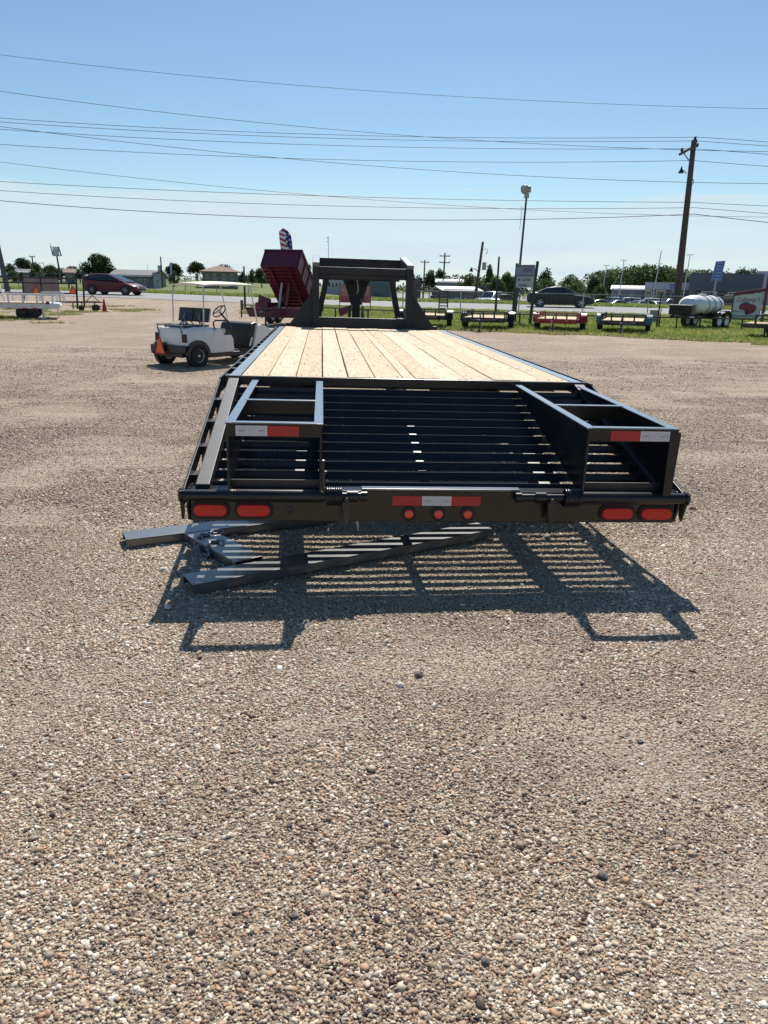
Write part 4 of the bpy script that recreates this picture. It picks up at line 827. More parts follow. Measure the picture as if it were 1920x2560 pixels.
def white_trailer():
    p = ground(82, 797); r = thing('equipment_trailer', 'white steel equipment trailer with low side rails at the left edge', 'trailer', p, bear(p)+R(-4)); px = 1/66.
    m = MB(); m.box((-.7, .5, .50), (3.5, 1.9, .20)); m.build('frame', WHT, r, bevel=.01)
    for k in range(9): MB().box((-.95, -.42+k*.2, .615), (3.0, .19, .03)).build('deck_board', PLY, r)
    for y in (-.45, 1.45):
        m = MB(); m.box((.02, y, .92), (1.62 if y < 0 else 2.3, .06, .05)); m.build('top_rail', WHT, r)
        for x in (-.75, -.25, .25, .45 if y < 0 else .9, .8 if y < 0 else 1.15): MB().box((x, y, .76), (.07, .05, .30)).build('rail_post', WHT, r)
    m = MB(); m.tube([(.3, 1.45, 1.0), (1.05, 1.45, 1.0), (1.15, 1.45, .95), (1.13, 1.45, .82), (.95, 1.45, .70)], .025, 6); m.build('rail_loop', WHT, r)
    m = MB(); m.prism([(.5, .62), (.98, .60), (1.08, .52), (1.02, .42), (.5, .40)], (0, -.47, 0), (1, 0, 0), (0, 0, 1), (0, 1.9, 0)); m.build('nose_box', WHT, r, bevel=.01)
    for x in (-.32, .05):
        for y in (-.30, 1.3): wheel(r, (x, y, .24), .24, .18, rim=BLKM, spokes=0, ax=(0, 1, 0))
    for x in (-1.2, -.75, -.2, .15): MB().box((x, -.462, .41), (.16, .01, .04)).build('reflector', LENS, r)
    MB().box((.62, -.482, .62), (.13, .01, .10)).build('access_plate', BLKM, r)
    m = MB(); m.cyl((.42, -.35, .02), (.42, -.35, .5), .04, n=8); m.box((.42, -.35, .015), (.2, .2, .03)); m.cyl((.95, .2, .02), (.9, .2, .5), .02, n=6); m.build('landing_jack', WHT, r)
    q = bpy.data.objects.new('loading_ramp', None); COL.objects.link(q); q.parent = r
    for x in (-1.62, -1.22): MB().bar((x+.25, .9, .55), (x-.12, 1.0, 2.05), .05, .05).build('ramp_rail', WHT, q)
    for k in range(7): t = k/6.5; MB().bar((-1.37-.37*t, .9+.1*t, .62+1.4*t), (-.97-.37*t, .9+.1*t, .62+1.4*t), .04, .04).build('ramp_rung', WHT, q)
white_trailer()

def flat_trailer():
    p = ground(1905, 848); r = thing('flat_trailer', 'black flat trailer with pipe rail cut off by the right edge', 'trailer', p, bear(p)+R(-6)); s = 1/79.
    m = MB(); m.box((1.0, .3, .42), (3.4, .12, .13)); m.box((1.0, 2.0, .42), (3.4, .12, .13))
    for x in (-.68, .4, 1.5, 2.6): m.box((x, 1.15, .42), (.08, 1.75, .10))
    m.build('frame', BLKM, r)
    for k in range(8): MB().box((1.0, .44+k*.2, .50), (3.3, .19, .03)).build('deck_board', PLY, r)
    for y in (.3, 2.0):
        MB().box((1.1, y, .78), (2.9, .05, .05)).build('top_rail', BLKM, r)
        for x in (-.32, .25, 1.0, 1.8): MB().box((x, y, .63), (.07, .05, .26)).build('rail_post', BLKM, r)
    for y in (.2, 2.1): wheel(r, (.35, y, .28), .28, .18, rim=GREYM, spokes=0, ax=(0, 1, 0))
    m = MB(); m.cyl((.03, .15, .02), (.03, .15, .42), .035, n=8); m.prism([(-.05, .40), (.5, .40), (.4, .22), (.05, .25)], (0, .2, 0), (1, 0, 0), (0, 0, 1), (0, .05, 0)); m.build('landing_jack', BLKM, r)
    MB().cyl((-.45, 1.0, .48), (.0, 1.0, 1.08), .014, n=6).build('spare_rod', WHT, r)
flat_trailer()

def cart_frame():
    p = ground(222, 778); r = thing('header_trailer', 'low dark pipe trailer frame with two small wheels beside the cone', 'trailer frame', p, bear(p)+R(3)); u = 1/50.
    m = MB(); m.bar((-1.5, 0, .42), (.72, 0, .44), .06, .06); m.bar((-1.5, .8, .42), (.5, .8, .44), .06, .06); m.build('long_beam', BLKM, r)
    for x in (-1.1, -.35, .35): MB().bar((x, 0, .42), (x, .8, .42), .05, .05).build('cross_bar', BLKM, r)
    m = MB(); m.bar((-.1, 0, .45), (.22, 0, .78), .04, .04); m.bar((.22, 0, .78), (.55, 0, .45), .04, .04); m.build('triangle_brace', BLKM, r)
    for x in (-.72, -.3, .3): MB().box((x, 0, .26), (.05, .05, .34)).build('leg', BLKM, r)
    wheel(r, (.30, -.08, .16), .16, .12, rim=WHT, spokes=0, rr=.45, ax=(0, 1, 0)); wheel(r, (.42, .5, .16), .16, .12, rim=WHT, spokes=0, rr=.45, ax=(0, 1, 0)); wheel(r, (-.33, .1, .14), .14, .25, rim=BLKM, spokes=0, rr=.45, ax=(0, 1, 0))
cart_frame()
p = ground(262, 780); r = thing('traffic_cone', 'faded red traffic cone standing by the driveway', 'traffic cone', p)
MB().box((0, 0, .015), (.28, .28, .03)).build('base', mat('cone_base', (.14, .01, .01), .6), r); MB().lathe([(0, .03), (.12, .03), (.025, .63), (0, .64)], (0, 0, 0), (0, 0, 1), 16).build('cone', mat('cone_red', (.42, .02, .02), .6), r, smooth='auto')

# ================================================================ ROADS, GRASS
def strip_mesh(name, fa, fb, x0, x1, nx, ny, dz, m, kind='structure'):
    xs = np.linspace(x0, x1, nx); vs = []; fs = []
    for j in range(ny+1):
        for x in xs:
            a, b = fa(x), fb(x); y = a+(b-a)*j/ny; vs.append((x, y, float(T(x, y))+dz))
    for j in range(ny):
        for i in range(nx-1): k = j*nx+i; fs.append((k, k+1, k+nx+1, k+nx))
    me = bpy.data.meshes.new(name); me.from_pydata(vs, [], fs); me.materials.append(m); o = bpy.data.objects.new(name, me); COL.objects.link(o); o['kind'] = kind; return o
ASPH = mat('asphalt', (.25, .245, .245), .85, var=.15, vscale=1.5, bump=.2, bscale=60); ASP2 = mat('old_asphalt', (.27, .26, .25), .9, var=.1, vscale=.6)
def grass_mat(name, a, b, c):
    m = bpy.data.materials.new(name); m.use_nodes = True; t = m.node_tree; bs = t.nodes['Principled BSDF']; g = t.nodes.new('ShaderNodeNewGeometry')
    n = t.nodes.new('ShaderNodeTexNoise'); n.inputs['Scale'].default_value = .55; n.inputs['Detail'].default_value = 9; n.inputs['Roughness'].default_value = .7; t.links.new(g.outputs['Position'], n.inputs['Vector'])
    r = ramp(t, n.outputs['Fac'], [(.32, a), (.5, b), (.68, c)]); t.links.new(r.outputs[0], bs.inputs['Base Color']); bs.inputs['Roughness'].default_value = .9; bs.inputs['Specular IOR Level'].default_value = .15
    n2 = t.nodes.new('ShaderNodeTexNoise'); n2.inputs['Scale'].default_value = 9; n2.inputs['Detail'].default_value = 6; t.links.new(g.outputs['Position'], n2.inputs['Vector'])
    bp = t.nodes.new('ShaderNodeBump'); bp.inputs['Strength'].default_value = 1; bp.inputs['Distance'].default_value = .12; t.links.new(n2.outputs['Fac'], bp.inputs['Height']); t.links.new(bp.outputs[0], bs.inputs['Normal']); return m
GRS = grass_mat('grass_ground', (.15, .18, .045), (.24, .25, .08), (.34, .30, .15)); FLD = grass_mat('field_grass', (.10, .14, .04), (.16, .19, .065), (.22, .22, .11))
near = lambda x: 48-.33*x; far = lambda x: 61.5-.33*x
strip_mesh('road', near, far, -95, 75, 120, 8, .012, ASPH)
strip_mesh('road_edge_line', lambda x: near(x)+.5, lambda x: near(x)+.65, -95, 75, 120, 1, .017, WHT)
strip_mesh('road_edge_line', lambda x: far(x)-.65, lambda x: far(x)-.5, -95, 75, 120, 1, .017, WHT)
strip_mesh('grass_verge', far, lambda x: far(x)+8.5, -95, 75, 120, 6, .010, FLD)
strip_mesh('path', lambda x: far(x)+8.5, lambda x: far(x)+11.0, -95, 75, 120, 2, .03, CONC)
strip_mesh('grass_field', lambda x: far(x)+11.0, lambda x: far(x)+260, -170, 16, 60, 40, .014, FLD)
strip_mesh('paved_lot', lambda x: far(x)+11.0, lambda x: far(x)+260, 16, 260, 60, 40, .014, ASP2)
strip_mesh('far_grass', lambda x: far(x)+260, lambda x: far(x)+2500, -2500, 2500, 80, 20, .016, FLD)
edge = [(-4.9, 37.5), (-2.5, 34.5), (1.1, 31.3), (2.8, 25.0), (4.3, 23.4), (8.35, 22.6), (9.7, 20.8), (12.8, 19.0), (20, 16.5), (45, 10)]
ex = [e[0] for e in edge]; ey = [e[1] for e in edge]
strip_mesh('grass_strip', lambda x: np.interp(x, ex, ey)+1.2, near, -4.9, 45, 120, 30, .009, GRS)
dk = mat('kerb_shadow', (.05, .05, .05), .9)  # low kerb at the road edge, its shadow line painted in as near-black
strip_mesh('road_kerb_shadow', lambda x: near(x)-.25, near, -60, -6, 60, 1, .07, dk)

def blades(name, label, n, samp, hmin, hmax, dens=None):
    "short grass tufts: three blades each, joined into one uncountable mass"
    x, y = samp(n); k = len(x); z = T(x, y); h = RNG.uniform(hmin, hmax, k); V = np.zeros((k, 9, 3)); 
    for b in range(3):
        a = RNG.random(k)*6.283; l = RNG.normal(0, .35, k); ww = h*.16+.008; ox, oy = RNG.normal(0, .03, k), RNG.normal(0, .03, k)
        V[:, b*3, 0] = x+ox-np.cos(a)*ww; V[:, b*3, 1] = y+oy-np.sin(a)*ww; V[:, b*3, 2] = z
        V[:, b*3+1, 0] = x+ox+np.cos(a)*ww; V[:, b*3+1, 1] = y+oy+np.sin(a)*ww; V[:, b*3+1, 2] = z
        V[:, b*3+2, 0] = x+ox+l*h; V[:, b*3+2, 1] = y+oy+RNG.normal(0, .35, k)*h; V[:, b*3+2, 2] = z+h
    me = bpy.data.meshes.new(name); nv = k*9; me.vertices.add(nv); me.vertices.foreach_set('co', V.astype(np.float32).ravel()); me.loops.add(nv); me.loops.foreach_set('vertex_index', np.arange(nv)); me.polygons.add(k*3); me.polygons.foreach_set('loop_start', np.arange(0, nv, 3)); 
    me.update(); me.validate(); me.materials.append(BLADE); me.materials.append(BLADE2); me.materials.append(STRAW)
    mi = np.repeat(np.where(RNG.random(k) < .55, 0, np.where(RNG.random(k) < .75, 1, 2)) if dens is None else dens(x, y), 3).astype(np.int32); me.polygons.foreach_set('material_index', mi)
    o = bpy.data.objects.new(name, me); COL.objects.link(o); tag(o, label, 'grass', kind='stuff')
def leafm(name, col, tr=.35):
    m = bpy.data.materials.new(name); m.use_nodes = True; t = m.node_tree; b = t.nodes['Principled BSDF']; b.inputs['Base Color'].default_value = (*col, 1); b.inputs['Roughness'].default_value = .6; b.inputs['Specular IOR Level'].default_value = .25
    tl = t.nodes.new('ShaderNodeBsdfTranslucent'); tl.inputs['Color'].default_value = (*[min(1, c*1.5) for c in col], 1); mx = t.nodes.new('ShaderNodeMixShader'); mx.inputs[0].default_value = tr
    o = t.nodes['Material Output']; t.links.new(b.outputs[0], mx.inputs[1]); t.links.new(tl.outputs[0], mx.inputs[2]); t.links.new(mx.outputs[0], o.inputs['Surface']); return m
BLADE = leafm('grass_green', (.18, .25, .055)); BLADE2 = leafm('grass_yellow_green', (.32, .34, .10)); STRAW = leafm('grass_straw', (.42, .36, .20), .2)
def s1(n):
    x = RNG.uniform(-4.8, 30, n); y0 = np.interp(x, ex, ey); u = RNG.random(n); y = y0+(48-.33*x-y0)*u**1.3; rag = vnoise(x, y, .9, 8); keep = (y-y0 > 2.2*(rag-.3)) & ((y-y0) > 0); return x[keep], y[keep]
def d1(x, y):
    e = y-np.interp(x, ex, ey); v = vnoise(x, y, .35, 3); r = RNG.random(len(x)); s = np.clip(.55-e*.14, .06, .7); return np.where(r < s, 2, np.where(r < s+.25+.5*(v > .55), 1, 0))
blades('grass', 'green weedy grass strip under the row of small trailers', 70000, s1, .04, .13, d1)
def s2(n):
    x = RNG.uniform(-24, -9.2, n); y = RNG.uniform(24, 43, n); v = vnoise(x, y, .55, 2)+.35*(vnoise(x, y, 2.2, 4)-.5); lim = .48+np.clip((x+12.5)*.12, 0, .4)+np.clip((29-y)*.05, 0, .3); keep = v > lim; return x[keep], y[keep]
blades('grass', 'patchy yellow grass around the white trailer and pipe gate', 26000, s2, .03, .10, lambda x, y: RNG.choice([0, 1, 2], len(x), p=[.3, .35, .35]))
def s3(n):
    x = RNG.uniform(-60, 50, n); u = RNG.random(n); y = 61.7-.33*x+u*8.2; return x, y
blades('grass', 'tall green grass on the verge between road and far path', 30000, s3, .08, .28)

# ================================================================ TREES
LV = {'dark': [leafm('oak_dark', (.022, .038, .016), .25), leafm('oak_mid', (.04, .062, .024), .3), leafm('oak_light', (.065, .09, .036), .35)],
      'mid': [leafm('leaf_mid_dark', (.035, .062, .022), .3), leafm('leaf_mid', (.06, .095, .032), .35), leafm('leaf_mid_light', (.095, .135, .05), .35)],
      'light': [leafm('leaf_light_dark', (.055, .09, .03), .3), leafm('leaf_light', (.09, .135, .045), .35), leafm('leaf_light_pale', (.13, .18, .07), .35)]}
BARK = mat('bark', (.075, .06, .05), .9, var=.3, vscale=2)
def leaf_cloud(name, lobes, n, size, mats, parent=None, inner=.55):
    """many small leaf-clump faces spread through ellipsoid lobes"""
    w_ = np.array([l[3]*l[4]*l[5] for l in lobes])**.66; pick = RNG.choice(len(lobes), n, p=w_/w_.sum()); Lb = np.array(lobes)[pick]
    d = RNG.normal(size=(n, 3)); d /= np.linalg.norm(d, axis=1)[:, None]; r = inner+(1.06-inner)*RNG.random(n)**.7; P = Lb[:, :3]+d*Lb[:, 3:6]*r[:, None]
    P += RNG.normal(0, size*.3, (n, 3)); s = size*RNG.uniform(.55, 1.35, n); a = RNG.normal(size=(n, 3)); a /= np.linalg.norm(a, axis=1)[:, None]; b = np.cross(a, RNG.normal(size=(n, 3))); b /= np.linalg.norm(b, axis=1)[:, None]
    k = RNG.uniform(.5, .9, n); V = np.stack([P-a*s[:, None]*.5, P+b*(s*k)[:, None]*.45, P+a*s[:, None]*.5, P-b*(s*k)[:, None]*.45], 1)
    me = bpy.data.meshes.new(name); me.vertices.add(n*4); me.vertices.foreach_set('co', V.astype(np.float32).ravel()); me.loops.add(n*4); me.loops.foreach_set('vertex_index', np.arange(n*4)); me.polygons.add(n); me.polygons.foreach_set('loop_start', np.arange(0, n*4, 4)); me.update(); me.validate()
    for m in mats: me.materials.append(m)
    tone = RNG.integers(0, 3, len(lobes))[pick]; tone = np.where(RNG.random(n) < .35, RNG.integers(0, 3, n), tone); me.polygons.foreach_set('material_index', tone.astype(np.int32))
    o = bpy.data.objects.new(name, me); COL.objects.link(o)
    if parent: o.parent = parent
    return o
def tree(px0, px1, ytop, depth, label, kind='dark', form='oak', n=1500, trunk=.22, group='trees beyond the road', low=.12):
    pc = (px0+px1)/2; p = at(pc, depth); wd = (px1-px0)/FPX*depth; top = zat(pc, ytop, depth)-p.z; r = thing('tree', label, 'tree', p, 0, group); lobes = []
    H = max(top, 1.0); rx = wd/2; c0 = H*low
    k = {'oak': 16, 'round': 12, 'bush': 10, 'tall': 13}[form]
    for i in range(k):
        a = random.random()*6.283; t = random.random(); rr = rx*.62*math.sqrt(random.random())
        if form == 'oak': zc = c0+(H-c0)*(.42+.42*t*(1-.45*rr/rx)); s = rx*random.uniform(.26, .44)
        elif form == 'tall': zc = c0+(H-c0)*(.15+.78*t); rr *= (1-.7*t); s = rx*random.uniform(.3, .5)
        elif form == 'bush': zc = (H)*(.22+.5*t); s = rx*random.uniform(.30, .48)
        else: zc = c0+(H-c0)*(.25+.55*t); s = rx*random.uniform(.34, .52)
        sz = min(s*.72, (H-zc)*.98 if H-zc > .1 else s*.4)
        lobes.append((rr*math.cos(a), rr*math.sin(a), zc, s, s, max(sz, .12*H)))
    lobes.append((0, 0, H*.9-H*.14, rx*.45, rx*.45, H*.16)); lobes.append((-rx*.66, 0, c0+(H-c0)*.5, rx*.34, rx*.3, H*.17)); lobes.append((rx*.66, 0, c0+(H-c0)*.45, rx*.34, rx*.3, H*.17))
    lobes = [(a, b, min(c, H-f*.9), d, e, f) for a, b, c, d, e, f in lobes]
    leaf_cloud('crown', lobes, int(n*1.7), max(.28, H*.055), LV[kind], r, inner=.35)
    m = MB(); tr = max(.1, wd*.028); th = H*.55
    m.tube([(0, 0, -.2), (.05, .02, th*.35), (-.08, 0, th*.7), (0, 0, th)], [tr*1.2, tr, tr*.8, tr*.5], 8)
    for l in lobes[:7]: m.tube([(0, 0, th*.45), (l[0]*.5, l[1]*.5, (th*.45+l[2])*.52), (l[0], l[1], l[2])], [tr*.55, tr*.35, tr*.12], 6)
    m.build('trunk', BARK, r, smooth=True)
tree(10, 48, 655, 150, 'bushy green tree directly right of the big left pole', 'mid', 'bush', 1300, low=0)
tree(36, 84, 641, 145, 'umbrella-shaped oak above the small white house at left', 'dark', 'oak', 1500)
tree(66, 110, 652, 150, 'green tree just left of the tall pylon sign', 'mid', 'bush', 1500, low=0)
tree(102, 156, 659, 130, 'low dark evergreen clump under the pylon sign', 'dark', 'bush', 1300)
tree(136, 172, 666, 132, 'short dark tree just right of the pylon sign post', 'dark', 'bush', 700)
tree(160, 206, 662, 150, 'dark rounded tree above the small tan house', 'dark', 'bush', 1500)
tree(202, 291, 628, 120, 'largest spreading dark oak behind the red hatchback', 'dark', 'bush', 4200, low=.0)
for a_, b_, y_, k_ in ((20, 52, 674, 'mid'), (48, 60, 680, 'dark'), (74, 96, 672, 'mid'), (88, 118, 676, 'light'), (186, 214, 674, 'dark'), (110, 140, 672, 'dark')):
    tree(a_, b_, y_, 126, {20: 'low green shrub at the far left edge of the tree row', 48: 'dark shrub behind the white house', 74: 'green shrub right of the white house', 88: 'pale green shrub under the street light', 186: 'dark shrub between tan house and largest oak', 110: 'dark shrub below the pylon sign'}[a_], k_, 'bush', 700, low=0)
tree(412, 458, 653, 120, 'rounded oak behind the pale blue banner flag', 'dark', 'oak', 1500)
tree(420, 450, 676, 112, 'bright green bush beneath the oak with the blue banner', 'light', 'bush', 500)
tree(468, 518, 652, 122, 'rounded oak with bare trunk left of the brown-roofed house', 'dark', 'oak', 1600, low=.30)
tree(540, 580, 655, 170, 'dark tree showing above the brown hip roof', 'dark', 'round', 900)
tree(596, 618, 676, 150, 'small dark tree at the right end of the brown-roofed house', 'dark', 'bush', 500)
tree(618, 642, 671, 140, 'mid-size tree left of the raised dump box', 'mid', 'round', 600)
tree(636, 672, 664, 135, 'taller dark tree touching the left edge of the dump box', 'dark', 'round', 900)
tree(758, 786, 655, 130, 'dark tree between the dump box and the gooseneck', 'dark', 'round', 900)
tree(1014, 1042, 671, 150, 'dark oak just right of the gooseneck frame', 'dark', 'oak', 900)
tree(1034, 1058, 679, 150, 'smaller oak left of the first crossarm pole', 'dark', 'oak', 600)
tree(1056, 1090, 667, 150, 'dark oak between the two crossarm poles', 'dark', 'oak', 1000)
tree(1078, 1118, 664, 152, 'dark oak behind the double crossarm pole', 'dark', 'oak', 1200)
tree(1140, 1204, 677, 105, 'pale green loose tree left of the transformer pole base', 'light', 'bush', 2200)
tree(1176, 1216, 694, 95, 'low green bush at the foot of the transformer pole', 'mid', 'bush', 900)
tree(1206, 1236, 664, 108, 'pale green pointed tree right of the transformer pole', 'light', 'tall', 1300)
tree(1212, 1266, 682, 102, 'pale green tree behind the dark square post', 'light', 'bush', 1900)
tree(1238, 1292, 673, 106, 'pale green leaning tree left of the sign board', 'light', 'bush', 2000)
tree(1328, 1392, 690, 110, 'bright green bushy tree right of the sign board', 'light', 'bush', 1700)
tree(1338, 1388, 663, 118, 'tall dark tree above the tail of the black sedan', 'mid', 'round', 1500)
tree(1390, 1462, 678, 112, 'broad green tree above the roof of the black sedan', 'mid', 'bush', 2000)
tree(1404, 1466, 696, 104, 'bright green bush above the bonnet of the black sedan', 'light', 'bush', 1300)
tree(1462, 1502, 684, 120, 'dark tree left of the first T-shaped street light', 'dark', 'round', 1100)
tree(1484, 1520, 703, 112, 'bright green bush behind the first T-shaped street light', 'light', 'bush', 700)
tree(1808, 1896, 663, 228, 'spreading oak above the dark dealership facade', 'dark', 'oak', 2200)
# the wood behind the dealership reads as one mass
lob = []
for px in np.arange(1478, 1822, 6):
    yt = np.interp(px, [1478, 1525, 1545, 1600, 1640, 1680, 1720, 1760, 1822], [684, 676, 672, 665, 666, 671, 675, 678, 684])+random.uniform(-2, 5); dp = random.uniform(225, 260); p = at(px, dp); zt = zat(px, yt, dp); hh = (zt-p.z)
    for q in range(3): lob.append((p.x+random.uniform(-2, 2), p.y+random.uniform(-3, 3), p.z+hh*(.25+.28*q), random.uniform(1.8, 3.2), 2.5, hh*.22))
for px in np.arange(1110, 1300, 9):
    yt = 690+random.uniform(-2, 3); dp = 230; p = at(px, dp); zt = zat(px, yt, dp); lob.append((p.x, p.y, (p.z+zt)/2, 2.2, 2.0, (zt-p.z)/2))
for px in np.arange(590, 700, 9):
    yt = 690+random.uniform(-2, 3); dp = 210; p = at(px, dp); zt = zat(px, yt, dp); lob.append((p.x, p.y, (p.z+zt)/2, 2.2, 2.0, (zt-p.z)/2))
tag(leaf_cloud('tree_line', lob, 30000, .8, LV['mid'], None, .4), 'dark green wood closing the view behind the dealership', 'wood', kind='stuff')
lob = []
for px in np.arange(-60, 2000, 8):
    dp = 420; p = at(px, dp); zt = zat(px, 716+(px-960)*.0209-9+random.uniform(-3, 3), dp); lob.append((p.x, p.y, (p.z+zt)/2-1, 4, 3, max(2, (zt-p.z)/2)))
tag(leaf_cloud('tree_line', lob, 9000, 1.3, LV['dark'], None, .4), 'thin far tree line along the horizon', 'wood', kind='stuff')

# ================================================================ BUILDINGS
def building(name, label, cat, px0, px1, ytop, depth, wallm, roofm, roof='gable', wy=None, dp=8, turn=0, wins=(), winm=None, base=0):
    "px0..px1 wall extent; ytop ridge; wy eave; wins: (u0,u1,v0,v1,kind) fractions of the front wall"
    pc = (px0+px1)/2; p = at(pc, depth); wd = (px1-px0)/FPX*depth; top = zat(pc, ytop, depth)-p.z; ev = (zat(pc, wy, depth)-p.z) if wy else top; r = thing(name, label, cat, p, bear(p)+turn); h = wd/2
    wl = MB().box((0, dp/2, ev/2-.5), (wd, dp, ev+1)).build('wall', wallm, r)
    if roof == 'gable': m = MB(); m.prism([(-.4, ev-.1), (dp/2, top), (dp+.4, ev-.1), (dp+.4, ev-.25), (dp/2, top-.15), (-.4, ev-.25)], (-h-.3, 0, 0), (0, 1, 0), (0, 0, 1), (wd+.6, 0, 0)); m.build('roof', roofm, r); MB().prism([(0, ev), (dp/2, top-.15), (dp, ev)], (-h, 0, 0), (0, 1, 0), (0, 0, 1), (wd, 0, 0)).build('gable', wallm, r)
    elif roof == 'gable_front': m = MB(); m.prism([(-h-.4, ev-.15), (0, top), (h+.4, ev-.15), (h+.4, ev-.3), (0, top-.2), (-h-.4, ev-.3)], (0, -.4, 0), (1, 0, 0), (0, 0, 1), (0, dp+.8, 0)); m.build('roof', roofm, r); MB().prism([(-h, ev), (0, top-.2), (h, ev)], (0, 0, 0), (1, 0, 0), (0, 0, 1), (0, dp, 0)).build('gable', wallm, r)
    elif roof == 'hip': m = MB(); o = .5; m.add([(-h-o, -o, ev), (h+o, -o, ev), (h+o, dp+o, ev), (-h-o, dp+o, ev), (-h*.25, dp/2, top), (h*.25, dp/2, top)], [(0, 1, 5, 4), (1, 2, 5), (2, 3, 4, 5), (3, 0, 4), (3, 2, 1, 0)]); m.build('roof', roofm, r)
    else: MB().box((0, dp/2, ev+.06), (wd+.15, dp+.15, .12)).build('roof', roofm, r)
    for u0, u1, v0, v1, k in wins:
        f = MB().box((-h+wd*(u0+u1)/2, -.03, ev*(v0+v1)/2), (wd*(u1-u0), .06, ev*(v1-v0))).build('door' if k == 'd' else 'window', {'d': BLKM, 'w': WHT, 'b': CREAM}[k], r)
        MB().box((-h+wd*(u0+u1)/2, -.068, ev*(v0+v1)/2), (wd*(u1-u0)*.84, .02, ev*(v1-v0)*.84)).build('pane', CGL if k != 'b' else mat('bay_glass', (.22, .17, .12), .3), f)
    return r, wd, ev
GW = mat('grey_wall', (.19, .205, .23), .7, var=.08, vscale=.4); LW = mat('light_wall', (.42, .44, .47), .7, var=.06, vscale=.3); TW = mat('tan_wall', (.33, .28, .24), .8, var=.08, vscale=.5); DW = mat('dark_facade', (.075, .09, .11), .6, var=.06, vscale=.3)
GR = mat('grey_roof', (.14, .14, .155), .8, var=.1, vscale=.5); BR = mat('brown_roof', (.20, .11, .085), .85, var=.15, vscale=.8); WR = mat('white_roof', (.75, .76, .76), .4); BRK = mat('house_wall', (.20, .19, .16), .8, var=.15, vscale=.8); DBR = mat('dull_brown', (.16, .12, .10), .85)
building('house', 'small white house with low roof under the umbrella oak', 'house', 46, 74, 672, 128, LW, GR, 'gable', 680, 7, wins=((.15, .35, .1, .8, 'd'), (.5, .8, .3, .7, 'w')))
building('house', 'small tan house between the dark trees and the largest oak', 'house', 164, 187, 671, 128, TW, BR, 'gable', 680, 7, wins=((.6, .85, .1, .8, 'd'),))
building('barn', 'long low barn with grey roof behind the red hatchback', 'barn', 278, 386, 673, 96, GW, GR, 'gable', 688, 10, turn=R(-10), wins=((.62, .70, .2, .7, 'w'), (.75, .83, .2, .7, 'w'), (.3, .42, .0, .8, 'd')))
building('storage_trailer', 'small pale box trailer beside the barn', 'storage trailer', 384, 403, 684, 95, mat('pale_blue_wall', (.32, .37, .42), .6), GR, 'flat', None, 3, wins=((.45, .7, .35, .65, 'w'),))
building('house', 'big pale house with brown hip roof behind the golf cart canopy', 'house', 508, 594, 664, 108, BRK, BR, 'hip', 679, 10, wins=((.1, .16, .55, .85, 'w'), (.3, .38, .55, .85, 'w'), (.56, .64, .55, .85, 'w'), (.8, .88, .55, .85, 'w'), (.45, .52, .0, .4, 'd')))
building('building', 'long white building with a row of windows seen through the gooseneck', 'building', 806, 868, 697, 110, LW, WR, 'flat', None, 9, wins=tuple((.08+.15*k, .16+.15*k, .45, .8, 'w') for k in range(6)))
building('building', 'plain blue-grey building seen through the right half of the gooseneck', 'building', 916, 990, 701, 88, mat('blue_grey_wall', (.11, .14, .17), .7, var=.06), WR, 'flat', None, 9, wins=((.3, .45, 0, .4, 'd'),))
building('building', 'weathered brown shed just right of the gooseneck', 'shed', 1022, 1052, 703, 92, DBR, GR, 'flat', None, 6, wins=((.2, .5, 0, .6, 'd'),))
building('building', 'grey building with white roof between the crossarm pole and pale trees', 'building', 1092, 1160, 697, 120, GW, WR, 'gable', 703, 9, wins=((.2, .3, .3, .6, 'w'), (.6, .7, .3, .6, 'w')))
building('building', 'low purple-grey hall with sloping white eave behind the fence', 'building', 1110, 1202, 716, 86, mat('purple_grey', (.15, .14, .18), .7), WR, 'gable', 724, 8, turn=R(12), wins=((.3, .4, .1, .6, 'w'), (.55, .62, .1, .6, 'w')))
building('house', 'dark steep-roofed house at the foot of the transformer pole', 'house', 1188, 1222, 711, 92, DBR, GR, 'gable_front', 726, 7, wins=((.4, .6, 0, .6, 'd'),))
building('shed', 'grey dealership shed with bright white metal roof', 'shed', 1530, 1618, 713, 205, GW, WR, 'gable', 722, 18, turn=R(0), wins=((.2, .3, .1, .6, 'w'), (.5, .6, .1, .6, 'w')))
r, wd, ev = building('dealership', 'low pale dealership building with blue square sign', 'building', 1615, 1732, 707, 200, GW, LW, 'flat', None, 14, wins=((.02, .14, .02, .62, 'b'), (.16, .22, .02, .62, 'd'), (.23, .42, .02, .62, 'b'), (.44, .5, .02, .62, 'd'), (.55, .62, .02, .62, 'w'), (.66, .95, .02, .6, 'd')))
MB().box((0, -.5, ev*.82), (wd*1.02, .6, ev*.34)).build('fascia', LW, r)
sg = MB().box((wd*.05, -.84, ev*.82), (1.25, .08, 1.0)).build('wall_sign', mat('sign_blue', (.02, .07, .28), .4), r); MB().box((wd*.05, -.89, ev*.82), (.8, .02, .4)).build('sign_patch', mat('sign_pale', (.35, .42, .6), .5), sg)
for k in (0, .4, .8): MB().box((-wd*.31, -.83, ev*.92-k), (.9, .03, .12)).build('sign_lettering', mat('sign_grey', (.12, .13, .2), .5), r)
r, wd, ev = building('dealership', 'large dark grey dealership hall under the spreading oak', 'building', 1727, 1893, 685, 190, mat('hall_wall', (.16, .15, .15), .8), GR, 'flat', None, 16, wins=((.1, .16, .02, .42, 'd'), (.18, .40, .02, .42, 'w'), (.43, .5, .02, .42, 'd'), (.55, .72, .02, .42, 'w'), (.75, .82, .02, .42, 'd')))
MB().box((0, -.6, ev*.72), (wd*1.01, .9, ev*.56)).build('facade', DW, r)
for k in range(1, 9): MB().box((-wd/2+wd*k/9, -1.06, ev*.72), (.05, .03, ev*.55)).build('facade_joint', GR, r)
